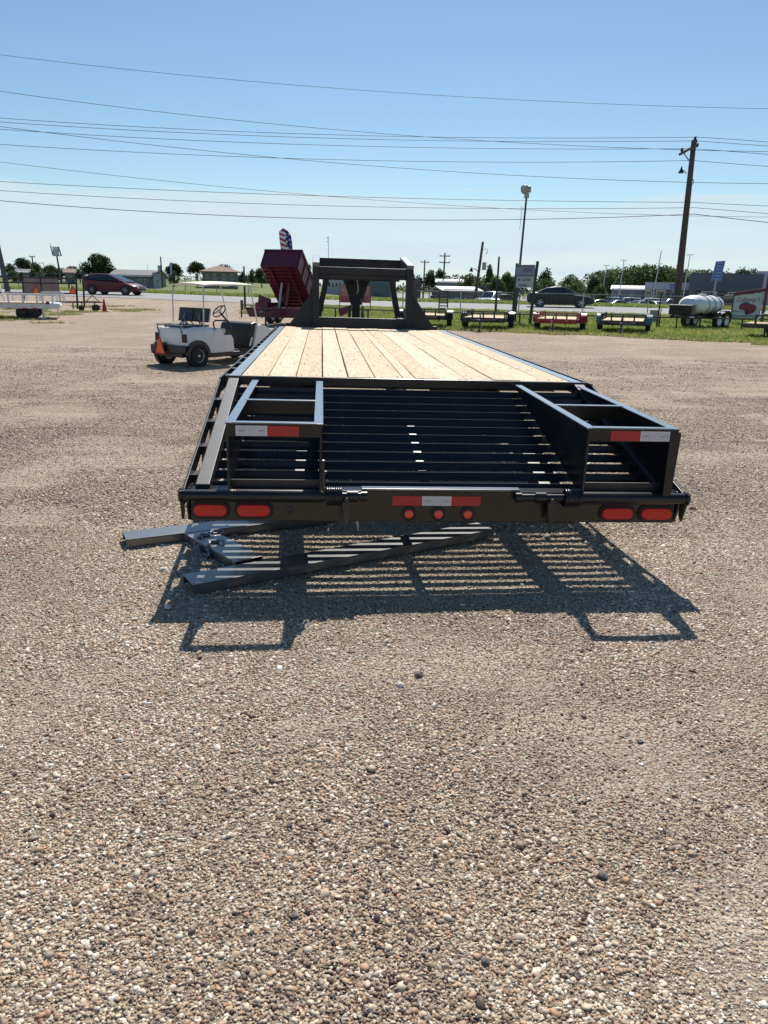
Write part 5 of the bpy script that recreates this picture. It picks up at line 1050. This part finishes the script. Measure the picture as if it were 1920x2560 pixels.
building('dealership', 'pale grey tall building cut by the right edge of the view', 'building', 1890, 1990, 680, 185, LW, GR, 'flat', None, 14, wins=((.1, .14, .35, .5, 'd'),))

# ================================================================ POLES, LIGHTS, SIGNS
def zz(px, py, d, p): return zat(px, py, d)-p.z
# main utility pole
d0 = 42.; p = at(1695, d0); r = thing('utility_pole', 'tall leaning wooden utility pole with short crossarm behind the water tank', 'utility pole', p, bear(p)); u = d0/FPX
tp = p3(1735, 352, d0)-p; tpl = Matrix.Rotation(-bear(p), 3, 'Z') @ tp
Z0 = Vector((0, 0, -.2)); q = tpl
m = MB(); m.cyl(Z0, q, .205, .135, n=14); m.build('pole', WOODP, r, smooth='auto')
def lp(px, py, dd=0.0): v = p3(px, py, d0+dd)-p; return Matrix.Rotation(-bear(p), 3, 'Z') @ v
MB().bar(lp(1699, 386, -.6), lp(1745, 360, .5), .10, .12).build('crossarm', WOODP, r); MB().bar(lp(1709, 382, -.3), lp(1722, 401), .04, .04).build('brace', BLKM, r)
for a in ((1705, 374, -.5), (1738, 345, .2), (1743, 363, .5), (1740, 354, .2)):
    c = lp(*a); m = MB(); m.lathe([(0, -.10), (.05, -.10), (.09, -.04), (.05, .0), (.09, .05), (.04, .10), (0, .11)], c, (0, 0, 1), 10); m.build('insulator', GASK, r, smooth='auto')
c = lp(1703, 427); m = MB(); m.tube([lp(1716, 435), lp(1712, 428), lp(1706, 425), lp(1702, 425)], .025, 6); m.build('lamp_arm', BLKM, r, smooth=True)
m = MB(); m.lathe([(.03, .22), (.05, .10), (.10, .02), (.16, -.12), (0, -.12)], c, (0, 0, 1), 12); m.build('lamp_head', BLKM, r, smooth='auto')
m = MB(); m.tube([lp(1725, 449), lp(1731, 447), lp(1735, 452), lp(1732, 460), lp(1728, 463)], .02, 5); m.build('wire_loop', BLKM, r)
# overhead lines
WPX = [
 ('thin pale overhead wire, the highest across the sky', 60, [(-60, 128), (0, 138.6), (640, 204), (1280, 248.7), (1740, 267.7), (1990, 273)]),
 ('overhead wire sloping from upper left down behind the crossarm', 60, [(-60, 219), (0, 228.5), (640, 305.5), (1200, 351), (1707, 374.5), (1990, 380)]),
 ('overhead wire tied to the very top insulator of the utility pole', 42, [(-60, 290), (0, 295.6), (640, 330.3), (1280, 344.7), (1737, 342.6), (1920, 355), (1990, 361)]),
 ('overhead wire at pole-top level, just under the highest tied wire', 42.2, [(-60, 300), (0, 305.6), (640, 339.2), (1280, 353.6), (1737, 352), (1920, 365), (1990, 370)]),
 ('steep overhead wire crossing the others at far left', 62, [(-60, 308), (0, 316.8), (640, 389.3), (1280, 437.7), (1735, 456.5), (1990, 459.5)]),
 ('overhead wire tied to the low end of the crossarm', 41.6, [(-60, 318), (0, 323.7), (640, 357), (1280, 371.7), (1735, 371.5), (1920, 386), (1990, 392)]),
 ('single overhead wire below the crossarm', 42.1, [(-60, 357), (0, 361), (640, 393.2), (1280, 405.3), (1730, 401), (1920, 416), (1990, 421)]),
 ('faint steep overhead wire reaching the cloud band at right', 64, [(-60, 397), (0, 405), (640, 475), (1280, 522), (1600, 536.5), (1990, 543)]),
 ('upper wire of the lowest overhead group of three', 42, [(-60, 450), (0, 453.8), (640, 484.2), (1280, 501), (1735, 506), (1920, 515), (1990, 518)]),
 ('middle wire of the lowest overhead group of three', 42.1, [(-60, 472), (0, 476.5), (640, 509), (1280, 521.4), (1735, 519), (1920, 534), (1990, 540)]),
 ('thick lowest overhead cable near the horizon clouds', 42, [(-60, 496), (0, 501.6), (640, 541.7), (1280, 548.8), (1735, 535), (1920, 556), (1990, 563)])]
for k, (lb, dp, pts) in enumerate(WPX):
    P = []
    kn = [i for i, q in enumerate(pts) if 1690 < q[0] < 1760 and dp < 50]
    xs = [q[0] for q in pts]; ys = [q[1] for q in pts]
    def seg(pp):
        x = np.array([q[0] for q in pp]); y = np.array([q[1] for q in pp]); deg = min(len(pp)-1, 3); c = np.polyfit(x, y, deg); X = np.linspace(x[0], x[-1], 34 if len(pp) > 3 else 8); return [(a, np.polyval(c, a)) for a in X]
    if kn: i = kn[0]; Q = seg(pts[:i+1])+seg(pts[i:])[1:]
    else: Q = seg(pts)
    P = [p3(a, b, dp) for a, b in Q]
    rr = .0105*dp/42*(1.35 if k == 10 else 1.0)*(0.8 if k in (0, 7) else 1)*1.25
    o = MB().tube(P, rr, 5).build('overhead_wire', WIRE, None); tag(o, lb, 'wire', 'overhead wires')
# distant poles
def pole(px, ybase, ytop, depth, label, cat='utility pole', name='utility_pole', lean=0, r0=.14, arms=(), mt=WOODP, extra=None):
    p = at(px, depth); b = bear(p); r = thing(name, label, cat, p, b); H = zat(px, ytop, depth)-p.z; m = MB(); top = Vector((lean/FPX*depth, 0, H)); m.cyl((0, 0, -.2), top, r0, r0*.65, n=10); m.build('pole', mt, r, smooth='auto')
    for dz, hw in arms: MB().box(top+Vector((0, 0, -dz)), (2*hw, .12, .14)).build('crossarm', mt, r); [MB().cyl(top+Vector((s*hw*.9, 0, -dz)), top+Vector((s*hw*.9, 0, -dz+.25)), .05, n=6).build('insulator', GASK, r) for s in (-1, 1)]
    if extra: extra(r, top)
    return r
def xf(r, top):
    MB().cyl(top+Vector((.28, 0, -2.9)), top+Vector((.28, 0, -2.1)), .22, n=12).build('transformer', GREYM, r); MB().tube([top+Vector((0, 0, -.8)), top+Vector((.5, 0, -.7)), top+Vector((.55, 0, -1.0)), top+Vector((.4, 0, -1.3))], .03, 5).build('jumper_wire', BLKM, r)
    MB().tube([top+Vector((-.15, 0, -3.2)), top+Vector((-.7, 0, -2.8)), top+Vector((-1.05, 0, -2.8))], .04, 6).build('lamp_arm', BLKM, r); MB().lathe([(.05, .25), (.12, .1), (.22, -.2), (0, -.2)], top+Vector((-1.1, 0, -2.9)), (0, 0, 1), 10).build('lamp_head', BLKM, r)
pole(1186, 745, 606, 84, 'leaning wooden pole with transformer and lamp right of the gooseneck', lean=15, r0=.2, extra=xf)
pole(1107, 710, 633, 125, 'wooden pole with two stacked crossarms', lean=2, r0=.18, arms=((.5, .85), (1.5, .85)))
pole(1058, 705, 650, 135, 'smaller wooden pole with one crossarm and hanging fuses', lean=2, r0=.17, arms=((.4, .75),))
def tf(r, top): MB().cyl(top+Vector((-.25, 0, -1.9)), top+Vector((-.25, 0, -1.1)), .2, n=10).build('transformer', GREYM, r)
pole(406, 700, 642, 100, 'thin utility pole with transformer near the blue banner', lean=-1, r0=.12, extra=tf)
pole(86, 690, 641, 135, 'distant utility pole with one crossarm between left trees', lean=0, r0=.15, arms=((.1, .45),))
pole(17, 717, 250, 62, 'huge dark tapered pole cut by the left edge', 'pole', 'steel_pole', lean=-50, r0=.22, mt=mat('dark_pole', (.07, .08, .09), .7, var=.1))
def ant(r, top): [MB().box(top+Vector((-.12, 0, -k)), (.22, .1, .16)).build('antenna', GREYM, r) for k in (.3, .9)]
pole(821, 700, 593, 140, 'thin pale antenna mast above the gooseneck', 'mast', 'antenna_mast', r0=.07, mt=GALV, extra=ant)
pole(371, 690, 659, 150, 'thin white mast above the barn roof', 'mast', 'antenna_mast', r0=.05, mt=WHT)
# flood light pole
d1_ = 38.; p = ground(1286, 806); dd = (p-CAMP).dot(FW); r = thing('flood_light', 'tall thin steel pole with flood light head beside the sign board', 'light pole', p, bear(p)); H = zat(1290, 500, dd)-p.z; top = Vector((9/FPX*dd, 0, H)); MB().cyl((0, 0, 0), top, .06, .045, n=10).build('pole', mat('light_pole', (.04, .05, .06), .5), r, smooth='auto')
MB().box(top+Vector((.0, 0, .02)), (.22, .2, .2)).build('mount_box', GREYM, r, bevel=.01); h_ = MB(); h_.lathe([(.0, -.14), (.14, -.14), (.20, .0), (.20, .10), (0, .12)], top+Vector((-.07, -.05, .28)), (-.6, -.6, -.2), 14); h_.build('lamp_head', GREYM, r, smooth='auto'); MB().box(top+Vector((.08, 0, .28)), (.20, .2, .26)).build('lamp_housing', GREYM, r, bevel=.02)
MB().cyl(top*.74+Vector((-.16, 0, 0)), top*.74+Vector((-.13, 0, 1.0)), .012, n=5).build('whip_antenna', GREYM, r)
for px, yt, yb, d, lb in ((1505, 654, 745, 150, 'leftmost T-shaped street light of the dealership'), (1547, 643, 747, 150, 'middle T-shaped street light by the white shed roof'), (1708, 638, 748, 140, 'T-shaped street light just right of the leaning utility pole')):
    yt = {1505: 664, 1547: 651, 1708: 638}[px]
    def hd(r, top): MB().box(top, (2*.62, .25, .09)).build('lamp_head', GREYM, r)
    pole(px, yb, yt, d, lb, 'street light', 'street_light', lean=5, r0=.11, mt=GALV, extra=hd)
def ball(r, top): MB().lathe([(0, -.12), (.1, -.06), (.1, .06), (0, .12)], top, (0, 0, 1), 10).build('finial', GREYM, r)
pole(1632, 745, 628, 150, 'pale flagpole without flag in front of the dealership', 'flagpole', 'flagpole', lean=9, r0=.13, mt=GALV, extra=ball)
def cob(r, top): MB().box(top+Vector((-.4, 0, 0)), (.9, .2, .08)).build('lamp_head', GREYM, r)
pole(113, 690, 658, 130, 'small street light between trees at far left', 'street light', 'street_light', r0=.07, mt=GALV, extra=cob)
pole(1242, 778, 642, 44, 'dark square post standing before the pale trees', 'post', 'steel_post', lean=1, r0=.08, mt=mat('dark_post', (.035, .045, .06), .6))
pole(611, 780, 666, 43, 'dark upright post right of the golf cart canopy', 'post', 'steel_post', lean=0, r0=.07, mt=mat('dark_post2', (.03, .035, .04), .6))
pole(1651, 812, 733, 33, 'dark red pipe post between trailer and tank', 'post', 'pipe_post', lean=3, r0=.045, mt=mat('rust_post', (.09, .02, .02), .7))
pole(1656, 808, 771, 34, 'short thin dark stake right of the dark red pipe post', 'post', 'pipe_post', lean=2, r0=.03, mt=BLKM)
p = ground(1632, 806); r = thing('utility_box', 'grey electrical box standing in the grass', 'utility box', p, bear(p)); MB().box((0, .15, .28), (.36, .3, .56)).build('cabinet', mat('cabinet', (.24, .27, .27), .6), r, bevel=.01); MB().box((0, .15, .575), (.40, .34, .03)).build('lid', GREYM, r)
# sign board
p = ground(1302, 812); dd = (p-CAMP).dot(FW); r = thing('sign_board', 'leaning grey and white notice board between two wooden posts', 'sign', p, bear(p)+R(-38)); u = dd/FPX; PW = mat('sign_post', (.05, .055, .065), .8, var=.2)
W_ = 1.02; z1, z0 = zat(1305, 664, dd)-p.z, zat(1305, 719, dd)-p.z
for x, zt in ((-W_/2, zat(1292, 659, dd)-p.z), (W_/2, zat(1320, 658, dd)-p.z+.05)): MB().bar((x*.94, 0, 0), (x*1.06+.12, 0, zt), .09, .09, up=(0, 1, 0)).build('post', PW, r)
MB().box((.06, -.02, (z0+z1)/2), (W_*.98, .03, z1-z0)).build('panel', mat('board_white', (.42, .46, .52), .7), r); MB().box((.06, -.04, z1-.22), (W_*.94, .02, .44)).build('header_panel', mat('board_blue', (.24, .27, .36), .7), r)
MB().box((.06, -.055, z1-.03), (W_*.94, .02, .08)).build('header_strip', mat('strip', (.12, .15, .2), .7), r); MB().box((.06, -.055, z1-.44), (W_*.94, .02, .035)).build('header_strip', mat('strip2', (.1, .12, .2), .7), r)
TXT = mat('board_text', (.10, .12, .17), .7); scribble('header_text', .5, .16, TXT, r, (.20, -.058, z1-.20), 5, seed=3)
for k, (n_, q, w_) in enumerate(((8, .11, .7), (6, .11, .5), (6, .17, .8), (5, .18, .75))): scribble('board_text', w_, q, TXT, r, (.03, -.045, z1-.60-k*.24), n_, seed=k)
# blue reader sign
p = at(1786, 90); r = thing('blue_sign', 'tall blue sign with pale rows of lettering above the dark hall', 'sign', p, bear(p)+R(28)); u = 90/FPX; zt, zb = zat(1795, 655, 90)-p.z, zat(1788, 702, 90)-p.z; BLS = mat('reader_blue', (.03, .10, .30), .4); RW = mat('reader_row', (.16, .25, .48), .5); sh = (zt-zb)*.16
m = MB(); m.prism([(-.55, zb), (.50, zb+.06), (.50+sh*.8, zt+.12), (-.55+sh*.8, zt)], (0, 0, 0), (1, 0, 0), (0, 0, 1), (0, .15, 0)); m.build('panel', BLS, r, bevel=.01)
m = MB(); m.tube([(-.57, -.01, zb-.03), (.52, -.01, zb+.03), (.52+sh*.8, -.01, zt+.15), (-.57+sh*.8, -.01, zt+.03)], .03, 4, closed=True); m.build('frame', mat('reader_frame', (.35, .45, .6), .4), r)
for k in range(6): t = (k+.5)/6; z = zb+(zt-zb)*t+.03; x = sh*.8*t-.02; MB().box((x, -.02, z), (.78, .03, (zt-zb)/6*.55)).build('letter_row', RW, r)
m = MB(); m.cyl((-.02, .08, -.2), (0, .08, zb+.1), .10, n=10); m.build('post', GREYM, r)
# left pylon sign
p = at(152, 120); r = thing('pylon_sign', 'tall pylon sign with skeleton white panel above the left trees', 'sign', p, bear(p)); D = 120; u = D/FPX; zt, zb = zat(145, 618, D)-p.z, zat(145, 640, D)-p.z; SL = mat('pylon_dark', (.04, .06, .08), .6)
hw = 10.5*u
MB().bar((-hw-.35, 0, zt+.02), (-hw-.12, 0, zb), .16, .16, up=(0, 1, 0)).build('frame_side', SL, r); MB().bar((hw-.55, 0, zt), (hw-.25, 0, zb), .18, .18, up=(0, 1, 0)).build('frame_side', SL, r); MB().box((-.2, 0, zb), (hw*2, .12, .09)).build('frame_bottom', SL, r); MB().box((-.45, 0, zt), (hw*2-.1, .08, .05)).build('frame_top', GREYM, r)
MB().box((-.32, .03, (zt+zb)/2), (hw*2-.4, .05, zt-zb-.1)).build('panel', mat('pylon_panel', (.72, .78, .84), .5, emis=None), r)
PT = mat('pylon_text', (.25, .33, .4), .6); MB().box((-.5, -.02, zt-.25), (.05, .03, .35)).build('sign_text', PT, r); scribble('sign_text', .75, .26, PT, r, (-.35, -.02, zt-.62), 5, .03, 4); scribble('sign_text', .8, .18, PT, r, (-.33, -.02, zt-1.0), 7, .03, 5)
MB().cyl((.05, 0, -.2), (-.25, 0, zb), .16, .12, n=10).build('post', SL, r); MB().cyl((-hw-.35, 0, zt), (-hw-.40, 0, zt+.55), .03, n=5).build('whip_antenna', GREYM, r)
# car dealer sign on a burgundy steel frame
D = 37.; p = at(1872, D); r = thing('roadside_sign', 'white sign with red lettering and red car picture on a burgundy steel frame', 'sign', p, bear(p)+R(10)); u = D/FPX; zt, zb = zat(1872, 736, D)-p.z, zat(1872, 796, D)-p.z; hw = 33*u; SW = mat('sign_white', (.52, .58, .60), .6, var=.05); SR = mat('sign_red', (.25, .02, .035), .5)
MB().prism([(-hw, zb), (hw, zb+.03), (hw, zt+.07), (-hw, zt-.05)], (0, 0, 0), (1, 0, 0), (0, 0, 1), (0, .05, 0)).build('panel', SW, r)
for a, b, t_ in (((-hw-.02, 0, zt-.0), (hw+.35, 0, zt+.28), .16), ((hw+.12, 0, -.2), (hw+.12, 0, zt+.9), .22)): MB().bar(a, b, .12, t_, up=(0, 1, 0) if a[0] > 0 else (0, 0, 1)).build('frame_beam', BURG, r)
MB().box((0, -.01, zb-.02), (2*hw+.1, .08, .05)).build('bottom_rail', BLKM, r); MB().box((-hw-.02, 0, (zb+zt)/2-.25), (.05, .06, zt-zb+.5)).build('side_post', BLKM, r)
text('sign_text', "Callaway's", .30, SR, r, (.0, -.006, zt-.25), shear=.35, rot=(R(90), R(-4), 0), sx=.86)
text('sign_text', 'Osborne', .17, INK, r, (-hw*.52, -.006, zb+.10), sx=.9); text('sign_text', 'Auto Auction', .15, INK, r, (hw*.42, -.006, zb+.11), sx=.78); scribble('sign_text', .5, .08, mat('teal_text', (.08, .17, .2), .6), r, (-hw*.58, -.006, zb+.30), 7, seed=8)
m = MB(); cs = [(-.36, .02), (-.30, .12), (-.16, .20), (.02, .22), (.12, .14), (.34, .10), (.44, .0), (.42, -.14), (.34, -.27), (.18, -.34), (.06, -.38), (.0, -.30), (-.08, -.2), (-.18, -.16), (-.34, -.12)]; zc = (zb+zt)/2-.02
m.prism([(a, b+zc) for a, b in cs], (0, -.004, 0), (1, 0, 0), (0, 0, 1), (0, -.008, 0)); cp = m.build('car_picture', SR, r)
m = MB(); m.prism([(a, b+zc) for a, b in ((-.28, .11), (-.16, .20), (.02, .22), (.10, .14), (-.02, .09), (-.2, .07))], (0, -.0125, 0), (1, 0, 0), (0, 0, 1), (0, -.004, 0)); m.build('picture_window', mat('pic_blue', (.05, .06, .14), .5), cp)
m = MB(); m.prism([(.0+.07*math.cos(a/8*6.283), zc-.24+.13*math.sin(a/8*6.283)) for a in range(8)], (0, -.0125, 0), (1, 0, 0), (0, 0, 1), (0, -.004, 0)); m.build('picture_wheel', INK, cp)
# banners
def fence_banner(px0, px1, y0, y1, D, label, mats_, words):
    pc = (px0+px1)/2; p = at(pc, D); r = thing('banner', label, 'banner', p, bear(p)); u = D/FPX; hw = (px1-px0)/2*u; zt, zb = zat(pc, y0, D)-p.z, zat(pc, y1, D)-p.z
    MB().box((0, 0, (zt+zb)/2), (2*hw, .02, zt-zb)).build('fabric', mats_, r)
    for w_, s_, x, z, c in words: text('banner_text', w_, s_, c, r, (x*hw, -.012, zb+(zt-zb)*z))
    for s in (-1, 1): MB().cyl((s*hw, .03, -.1), (s*hw, .03, zt), .025, n=6).build('post', BLKM, r)
RB = bpy.data.materials.new('faded_banner'); RB.use_nodes = True; t = RB.node_tree; b = t.nodes['Principled BSDF']; c = t.nodes.new('ShaderNodeTexCoord'); s_ = t.nodes.new('ShaderNodeSeparateXYZ'); t.links.new(c.outputs['Object'], s_.inputs[0]); q = ramp(t, s_.outputs['Z'], [(.0, (.33, .27, .24)), (.38, (.33, .25, .24)), (.55, (.36, .06, .09)), (1.0, (.40, .15, .16))]); t.links.new(q.outputs[0], b.inputs['Base Color'])
CRT = mat('banner_cream', (.6, .42, .30), .7)
fence_banner(849, 927, 715, 757, 43, 'faded red banner with cream letters behind the coupler post', RB, (('NO', .36, -.68, .78, CRT), ('FT', .36, .72, .82, CRT), ('CR', .30, -.55, .50, CRT), ('AY', .30, .62, .5, CRT)))
FB2 = mat('worn_banner', (.26, .2, .21), .8, var=.25, vscale=3)
fence_banner(59, 142, 694, 737, 41, 'sun-bleached grey and pink banner behind the left pipe gate', FB2, ()); scribble('banner_text', 1.3, .22, mat('pale_orange', (.42, .22, .15), .7), bpy.data.objects['banner.001'], (0, -.02, zat(100, 712, 41)-bpy.data.objects['banner.001'].location.z), 9, seed=6)
# pale blue vertical banner far away
p = at(432, 80); r = thing('banner', 'narrow pale blue banner flag in front of an oak', 'banner', p, bear(p)); MB().cyl((0, 0, -.1), (.02, 0, zat(432, 657, 80)-p.z), .04, n=6).build('post', BLKM, r); MB().box((-.1, 0, (zat(432, 672, 80)-p.z)), (.22, .03, 1.15)).build('fabric', mat('pale_blue', (.28, .42, .62), .5), r)
# left pipe gate with slow vehicle triangles
def xyat(px, py, D): return p3(px, py, D)
p = at(110, 37); r = thing('pipe_gate', 'black pipe gate of three rails at left with posts', 'gate', p, bear(p)); Rm = Matrix.Rotation(-bear(p), 3, 'Z'); D = 37
L_ = lambda px, py, d=D: Rm @ (p3(px, py, d)-p)
for y0, y1 in ((692, 697), (706, 709), (732, 734)): MB().cyl(L_(-40, y0-1), L_(192, y1), .035, n=8).build('rail', BLKM, r)
for px, a, b_ in ((56, 692, 746), (101, 693, 742), (190, 692, 772), (207, 676, 768)): t0 = L_(px+(0), a); t1 = L_(px+4, b_); MB().cyl(t0, t1, .045, n=8).build('post', BLKM, r)
m = MB(); m.cyl(L_(175, 702), L_(186, 702), .02, n=6); m.box(L_(172, 712), (.08, .08, .3)); m.box(L_(181, 706), (.32, .1, .06)); m.build('latch_box', BLKM, r)
for px, lb in ((90, 'left orange slow vehicle triangle on the pipe gate before the bleached banner'), (182, 'right orange slow vehicle triangle hanging near the gate latch post')):
    q = p3(px, 725, D-.1); tr_ = thing('triangle_sign', lb, 'sign', q, bear(q), 'slow vehicle triangles on the pipe gate')
    MB().prism([(-.19, -.18), (.19, -.18), (.04, .18), (-.04, .18)], (0, 0, 0), (1, 0, 0), (0, 0, 1), (0, -.012, 0)).build('border', DRED, tr_); MB().prism([(-.145, -.15), (.145, -.15), (.02, .12), (-.02, .12)], (0, -.013, 0), (1, 0, 0), (0, 0, 1), (0, -.008, 0)).build('panel', ORG, tr_)
# chain link fence along the road (right) and across the road (left)
def chain_fence(label, pts, htop, posts, absz=None, mesh=True, rmat=GALV, pr=.03):
    a = pts[0]; r = thing('chain_link_fence', label, 'fence', Vector((a[0], a[1], float(T(*a)))), 0); o = r.location.copy()
    def pt(i, t): A, B = Vector((*pts[i], 0)), Vector((*pts[i+1], 0)); q = A.lerp(B, t); g = float(T(q.x, q.y)); return q, g
    for i in range(len(pts)-1):
        A, _ = pt(i, 0); B, _ = pt(i, 1); ga, gb = float(T(A.x, A.y)), float(T(B.x, B.y)); za = absz if absz else ga+htop; zb = absz if absz else gb+htop
        MB().cyl(Vector((A.x, A.y, za))-o, Vector((B.x, B.y, zb))-o, .028, n=6).build('top_rail', rmat, r)
    L = [((Vector(pts[i+1])-Vector(pts[i])).length) for i in range(len(pts)-1)]
    for i in range(len(pts)-1):
        n = max(1, round(L[i]/posts))
        for k in range(n+1 if i == len(pts)-2 else n):
            q, g = pt(i, k/n); zt = absz if absz else g+htop; MB().cyl(Vector((q.x, q.y, g-.05))-o, Vector((q.x, q.y, zt+.05))-o, pr, n=7).build('post', rmat, r)
        if mesh:
            m = MB(); n = int(L[i]/.16); A = Vector(pts[i]); B = Vector(pts[i+1]); dr = (B-A).normalized()
            for k in range(n):
                for s in (-1, 1):
                    q = A.lerp(B, (k+.5)/n); g = float(T(q.x, q.y)); zt = absz if absz else g+htop; hh = zt-g; e = q+dr*s*hh*.9
                    a0 = Vector((q.x, q.y, g+.03))-o; a1 = Vector((e.x, e.y, zt))-o; m.add([a0-Vector((0.0018, 0, 0)), a0+Vector((0.0018, 0, 0)), a1+Vector((0.0018, 0, 0)), a1-Vector((0.0018, 0, 0)), a0+Vector((0, 0.0018, 0)), a1+Vector((0, 0.0018, 0))], [(0, 1, 2, 3), (0, 4, 5, 3)])
            m.build('wire_mesh', GALV, r, kind='stuff')
fa = at(1008, 40.5); fb = at(1300, 40.); fc = at(1960, 38.5)
chain_fence('galvanised chain link fence along the near side of the road', [(fa.x, fa.y), (fb.x, fb.y), (fc.x, fc.y)], 1.25, 3.0, absz=1.32)
fa = at(-20, 79); fb = at(384, 76); fc = at(620, 76)
chain_fence('far chain link fence along the grass field across the road', [(fa.x, fa.y), (fb.x, fb.y), (fc.x, fc.y)], 1.55, 3.0, rmat=mat('dull_galv', (.16, .17, .18), .6), mesh=True, pr=.04)
# low pipe rail
r = thing('pipe_rail', 'low black pipe rail running behind the row of trailers', 'rail', at(605, 36)); o = r.location.copy(); Q = [(603, 762, 35), (760, 767, 34.5), (1000, 777, 34), (1300, 785, 33.5), (1650, 793, 33), (1960, 800, 32.5)]; P = [p3(*q) for q in Q]; MB().tube([q-o for q in P], .03, 7).build('rail', BLKM, r)
for i in range(len(P)-1):
    for t in (0, .33, .67): q = P[i].lerp(P[i+1], t); MB().cyl(Vector((q.x, q.y, float(T(q.x, q.y))-.05))-o, q-o, .035, n=7).build('post', BLKM, r)
MB().box(P[0]-o+Vector((.03, 0, .0)), (.12, .1, .42)).build('end_post', BLKM, r)
# stars-and-stripes feather flag
def flag():
    D = 40.; p = at(722, D); r = thing('feather_flag', 'red, white and blue feather flag rising behind the raised dump box', 'flag', p, bear(p)); u = D/FPX; Rr = Matrix.Rotation(-bear(p), 3, 'Z'); l = lambda px, py: Rr @ (p3(px, py, D)-p)
    MB().tube([(0, 0, 0), l(731, 640), l(730, 610), l(727, 590), l(719, 578), l(708, 571)], .018, 6).build('pole', BLKM, r)
    ny, nx = 36, 12; m = MB(); vs = []; mi = []; fs = []
    def P(j, i): 
        v = j/ny; y = 571+v*71; xr = np.interp(y, [571, 578, 590, 610, 642], [708.5, 719, 727, 730, 731]); xl = np.interp(y, [571, 579, 600, 642], [706, 697, 699, 704]); x = xl+(xr-xl)*i/nx; q = l(x, y); q.y += .06*math.sin(v*9+i*.5); return q
    for j in range(ny+1):
        for i in range(nx+1): vs.append(P(j, i))
    for j in range(ny):
        for i in range(nx):
            a = j*(nx+1)+i; fs.append((a, a+1, a+nx+2, a+nx+1)); u_ = (i+.5)/nx; w_ = (j+.5)/ny; blue = u_ > .56+.12*math.sin(w_*11); st = int((w_-.16*u_)*11+.5) % 2 == 0
            mi.append(2 if blue else (0 if st else 1))
    o_ = len(m.v); m.v += vs; m.f += fs; m.m += mi; f = m.build('fabric', [mat('flag_red', (.42, .02, .035), .6), mat('flag_white', (.78, .78, .80), .6), mat('flag_blue', (.02, .04, .22), .6)], r); sd = f.modifiers.new('s', 'SOLIDIFY'); sd.thickness = .01
    for px, py, s in ((714, 592, 4.2), (722, 586, 3), (717, 604, 3.8), (724, 600, 3.2), (727, 611, 2.8), (719, 621, 4.6), (726, 624, 3), (723, 636, 3.8), (715, 611, 3)):
        c = l(px, py); m = MB(); m.prism([(math.cos(R(90+36*k))*s*u*(1 if k % 2 == 0 else .42), math.sin(R(90+36*k))*s*u*(1 if k % 2 == 0 else .42)) for k in range(10)], c+Vector((0, -.09, 0)), (1, 0, 0), (0, 0, 1), (0, .006, 0)); m.build('star', WHT, f)
flag()
# parked vehicles across the road
PC = [(1497, 'silver', 'sedan', 110, 20, 'silver car parked behind the front of the black sedan'), (1527, 'blue', 'suv', 118, -30, 'dark blue car parked left of the first street light'), (1542, 'silver', 'sedan', 108, 35, 'pale car parked under the middle street light'), (1568, 'white', 'suv', 116, 10, 'white vehicle parked below the white shed roof'), (1597, 'silver', 'sedan', 105, 60, 'silver sedan parked in front of the shed corner'), (1622, 'white', 'suv', 112, 5, 'white vehicle parked at the left bay of the dealership'), (1641, 'white', 'sedan', 106, -60, 'white sedan parked at the dealership doorway'), (1672, 'blue', 'suv', 106, 35, 'blue-grey car parked just left of the leaning utility pole'), (1728, 'silver', 'suv', 112, 80, 'silver van parked just behind the top of the water tank')]
PM = {'silver': mat('silver_paint', (.42, .46, .5), .25, metal=.4, coat=.6), 'white': mat('car_white', (.72, .73, .74), .25, coat=.6), 'blue': mat('blue_paint', (.05, .08, .14), .25, coat=.6), 'dark': mat('dark_paint', (.03, .032, .038), .25, coat=.6), 'green': mat('dark_green_paint', (.03, .04, .035), .3, coat=.5)}
for px, c, k, d, a, lb in PC: p = at(px, d); p.z = max(p.z, float(T(p.x, p.y))); car('parked_car', lb, 'car', p, bear(p)+R(a+90), PM[c], k, 1.0, 'cars parked across the road')
p = at(1828, 74); car('parked_car', 'dark pickup truck parked left of the red and white sign', 'pickup truck', p, bear(p)+R(-90), PM['green'], 'truck', 1.0, 'cars parked across the road')
p = at(1229, 80); car('parked_car', 'silver van facing away beside the steep-roofed house', 'van', p, bear(p)+R(150), PM['silver'], 'suv', 1.0, 'cars parked across the road')
p = at(1262, 78); car('parked_car', 'low dark pickup parked behind the dark square post', 'pickup truck', p, bear(p)+R(-85), PM['dark'], 'truck', .72, 'cars parked across the road')
p = at(1060+23, 80); r = thing('bin', 'small black bin standing by the shed right of the gooseneck', 'bin', p, bear(p)); MB().box((0, 0, .45), (.55, .5, .9)).build('body', BLKM, r, bevel=.02); MB().box((0, 0, .93), (.6, .55, .06)).build('lid', BLKM, r)
